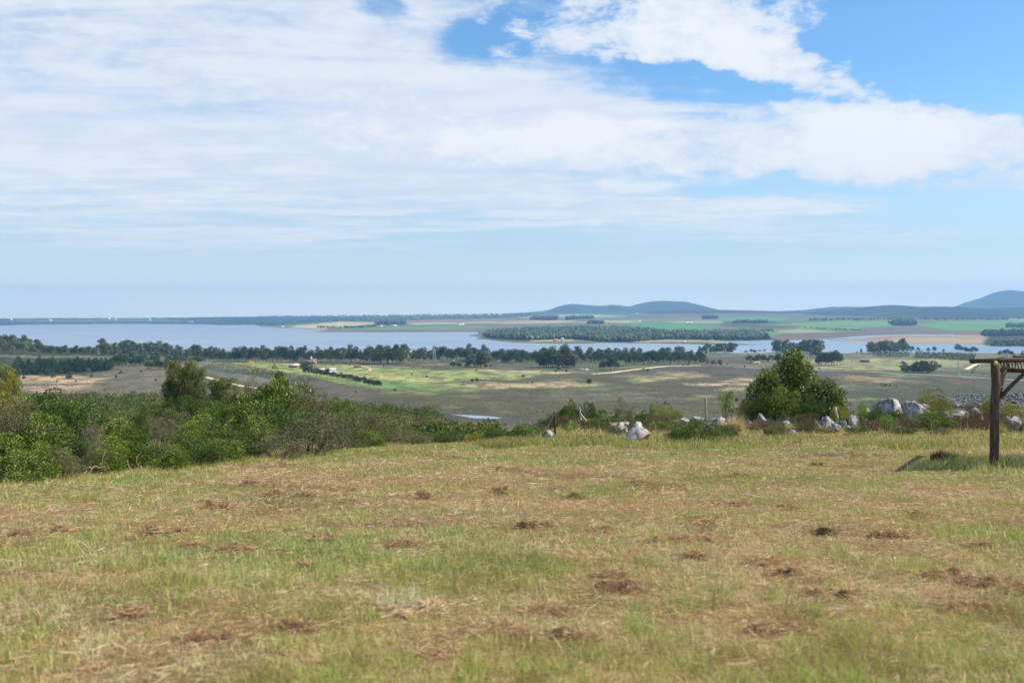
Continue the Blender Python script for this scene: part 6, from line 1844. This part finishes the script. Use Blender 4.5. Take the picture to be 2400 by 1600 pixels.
# trailer and water tank beyond the thicket
def trailer():
    p = hit(713, 921, 420); e = empty('trailer', p, .1); tag(e, 'white trailer parked on the heath beyond the thicket', 'trailer')
    b = Bag(); b.box((0, 0, 1.5), (1.9, 1.0, .95)); link('body', b.mesh('body', WHITE), e)
    b = Bag(); b.box((0.6, -1.01, 1.6), (.5, .03, .35)); link('window', b.mesh('window', wm('window_glass', S(60, 66, 74))), e)
    tm = wm('tyre', S(40, 40, 42))
    for s in (-1, 1):
        b = Bag(); b.tube([[.3, s * .9, .33], [.3, s * 1.1, .33]], .33, 14); link('wheel', b.mesh('wheel', tm), e)
    p = hit(726, 921, 420); b = Bag(); b.tube([[0, 0, -.1], [0, 0, 1.0], [0, 0, 2.2], [0, 0, 2.5]], [1.0, 1.0, 1.0, .35], 16)
    tag(link('water_tank', b.mesh('water_tank', wm('cream_tank', S(232, 226, 204)), True), None, p), 'round cream water tank beside the white trailer', 'water tank')
trailer()
MS = plain_mat('galvanised_steel', S(176, 182, 186), .55, .4, 1, .1)
def pylon(px, pb, pt, label):
    p = hit(px, pb, 480); H = (pb - pt) / F * p.y; e = empty('pylon', p, .35); tag(e, label, 'pylon', 'power pylons across the valley')
    w0, w1 = H * .11, H * .016; k = .16
    L = lambda f: w0 + (w1 - w0) * min(1, f / .75)
    for sx in (-1, 1):
        for sy in (-1, 1):
            b = Bag(); b.tube([[sx * L(f), sy * L(f), H * f] for f in (-.01, .3, .6, .75, .97)], k, 4); link('leg', b.mesh('leg', MS), e)
    b = Bag(); fs = np.linspace(0, .95, 10)
    for f0, f1 in zip(fs[:-1], fs[1:]):
        for s in (-1, 1):
            a0, a1 = L(f0), L(f1)
            b.tube([[-a0, s * a0, H * f0], [a1, s * a1, H * f1]], k * .6, 3); b.tube([[a0, s * a0, H * f0], [-a1, s * a1, H * f1]], k * .6, 3)
            b.tube([[s * a0, -a0, H * f0], [s * a1, a1, H * f1]], k * .6, 3)
    link('lattice', b.mesh('lattice', MS), e)
    for f in (.72, .82, .92):
        b = Bag(); b.tube([[-H * .10, 0, H * f], [0, 0, H * (f + .02)], [H * .10, 0, H * f]], k * .8, 4); link('crossarm', b.mesh('crossarm', MS), e)
pylon(1018, 847, 805, 'tall steel lattice pylon in front of the shore wood')
pylon(231, 832, 799, 'pale steel lattice pylon left of the western belt')
pylon(2246, 884, 842, 'faint steel lattice pylon in the eastern heath')
def pole(px, pb, pt, label, r0=.18):
    p = hit(px, pb, 480); H = (pb - pt) / F * p.y; e = empty('utility_pole', p); tag(e, label, 'utility pole')
    b = Bag(); b.tube([[0, 0, -.3], [0, 0, H]], [r0, r0 * .7], 8); link('shaft', b.mesh('shaft', wm('pole_grey', S(200, 196, 186))), e)
    b = Bag(); b.tube([[-.9, 0, H * .94], [.9, 0, H * .94]], .07, 6); link('crossarm', b.mesh('crossarm', wm('pole_grey', S(200, 196, 186))), e)
pole(1386, 870, 859, 'short utility pole in the grass by the low sheet roof'); pole(1425, 846, 823, 'white mast standing against the dark eucalypt belt', .45); pole(1422, 870, 855, 'pole left of the small dark clump')

def road(name, label, pts, w, mat, lo=480):
    A = [hit(px, py, lo) for px, py in pts]
    # resample
    P = []
    for a, c in zip(A[:-1], A[1:]):
        n = max(2, int((c - a).length / 6))
        P += [a.lerp(c, k / n) for k in range(n)]
    P.append(A[-1])
    X = np.array([[q.x, q.y] for q in P])
    for _ in range(3): X[1:-1] = (X[:-2] + 2 * X[1:-1] + X[2:]) / 4
    tg = unit(np.gradient(X, axis=0)); nr = np.stack([-tg[:, 1], tg[:, 0]], 1)
    ww = w * (1 + (fbm(np.arange(len(X)) * .3, 0 * X[:, 0], 3, 2) - .5) * .5)[:, None]
    rows = []
    for s in (-.5, 0, .5):
        q = X + nr * ww * s; rows.append(np.stack([q[:, 0], q[:, 1], gz(q[:, 0], q[:, 1]) + .22 + (.04 if s == 0 else 0)], 1))
    rows = [rows[0] - np.array([0, 0, .5])] + rows + [rows[2] - np.array([0, 0, .5])]
    V = np.stack(rows, 1).reshape(-1, 3); n = len(X)
    me = mesh_np(name, V, grid_faces(5, n)[:, ::-1], mat, None, True)
    tag(link(name, me), label, None, None, 'structure')
MR = plain_mat('pale_dirt', S(214, 194, 156), .95, .05, .3, .18); MG = plain_mat('gravel', S(196, 188, 172), .95, .05, .3, .15); MO = plain_mat('orange_dirt', S(192, 156, 118), .95, .05, .3, .18)
road('dirt_path', 'pale track climbing behind the long dark wood', [(1385, 876.5), (1440, 872.5), (1500, 864.5), (1560, 858), (1640, 856.5)], 7, MR)
road('dirt_path', 'pale sandy track beside the orchard', [(462, 881), (480, 884), (500, 889), (535, 897), (560, 904), (600, 911)], 6, MR)
road('dirt_path', 'orange drive curving past the low red shed', [(846, 858.5), (862, 862), (868, 866), (860, 870), (840, 872), (800, 874)], 6, MO)
road('dirt_path', 'pale line of track behind the green pasture', [(640, 854), (760, 857.5), (880, 858), (960, 861.5), (1010, 865)], 4.5, MR)
road('road', 'grey gravel road crossing the eastern heath', [(1720, 861), (1790, 863), (1880, 867.5), (1990, 870), (2090, 874), (2160, 878), (2240, 882), (2330, 888), (2420, 893)], 5, MG)
road('dirt_path', 'pale track bending up at the pergola beam', [(2262, 866), (2276, 858), (2292, 852), (2310, 850)], 7, MR)
road('dirt_path', 'bare red earth bank in the green pasture', [(905, 880.5), (930, 879), (965, 878)], 5, plain_mat('red_earth', S(170, 110, 82), .95, .05, .3, .15))

# say which one is which among look-alikes, counted along the picture from the left
def number_group(grp, only=None, tail='from left'):
    m = [o for o in COL.objects if o.get('group') == grp and o.parent is None]
    m.sort(key=lambda o: o.location.x / max(o.location.y, 1))
    for k, o in enumerate(m):
        if only is None or o['label'] == only: o['label'] = o['label'] + ', ' + ordinal(k) + ' ' + tail
number_group('clumps of cut grass on the meadow', 'low brown clump of cut grass lying on the mown meadow')
number_group('half buried stones along the crest'); number_group('bushes dotted over the valley'); number_group('low tufts along the stony crest'); number_group('windbreak row below the barn')
number_group('scattered pines in the tan grass'); number_group('saplings along the farm track'); number_group('low thicket in the eastern field'); number_group('olive green pair at the windbreak end')
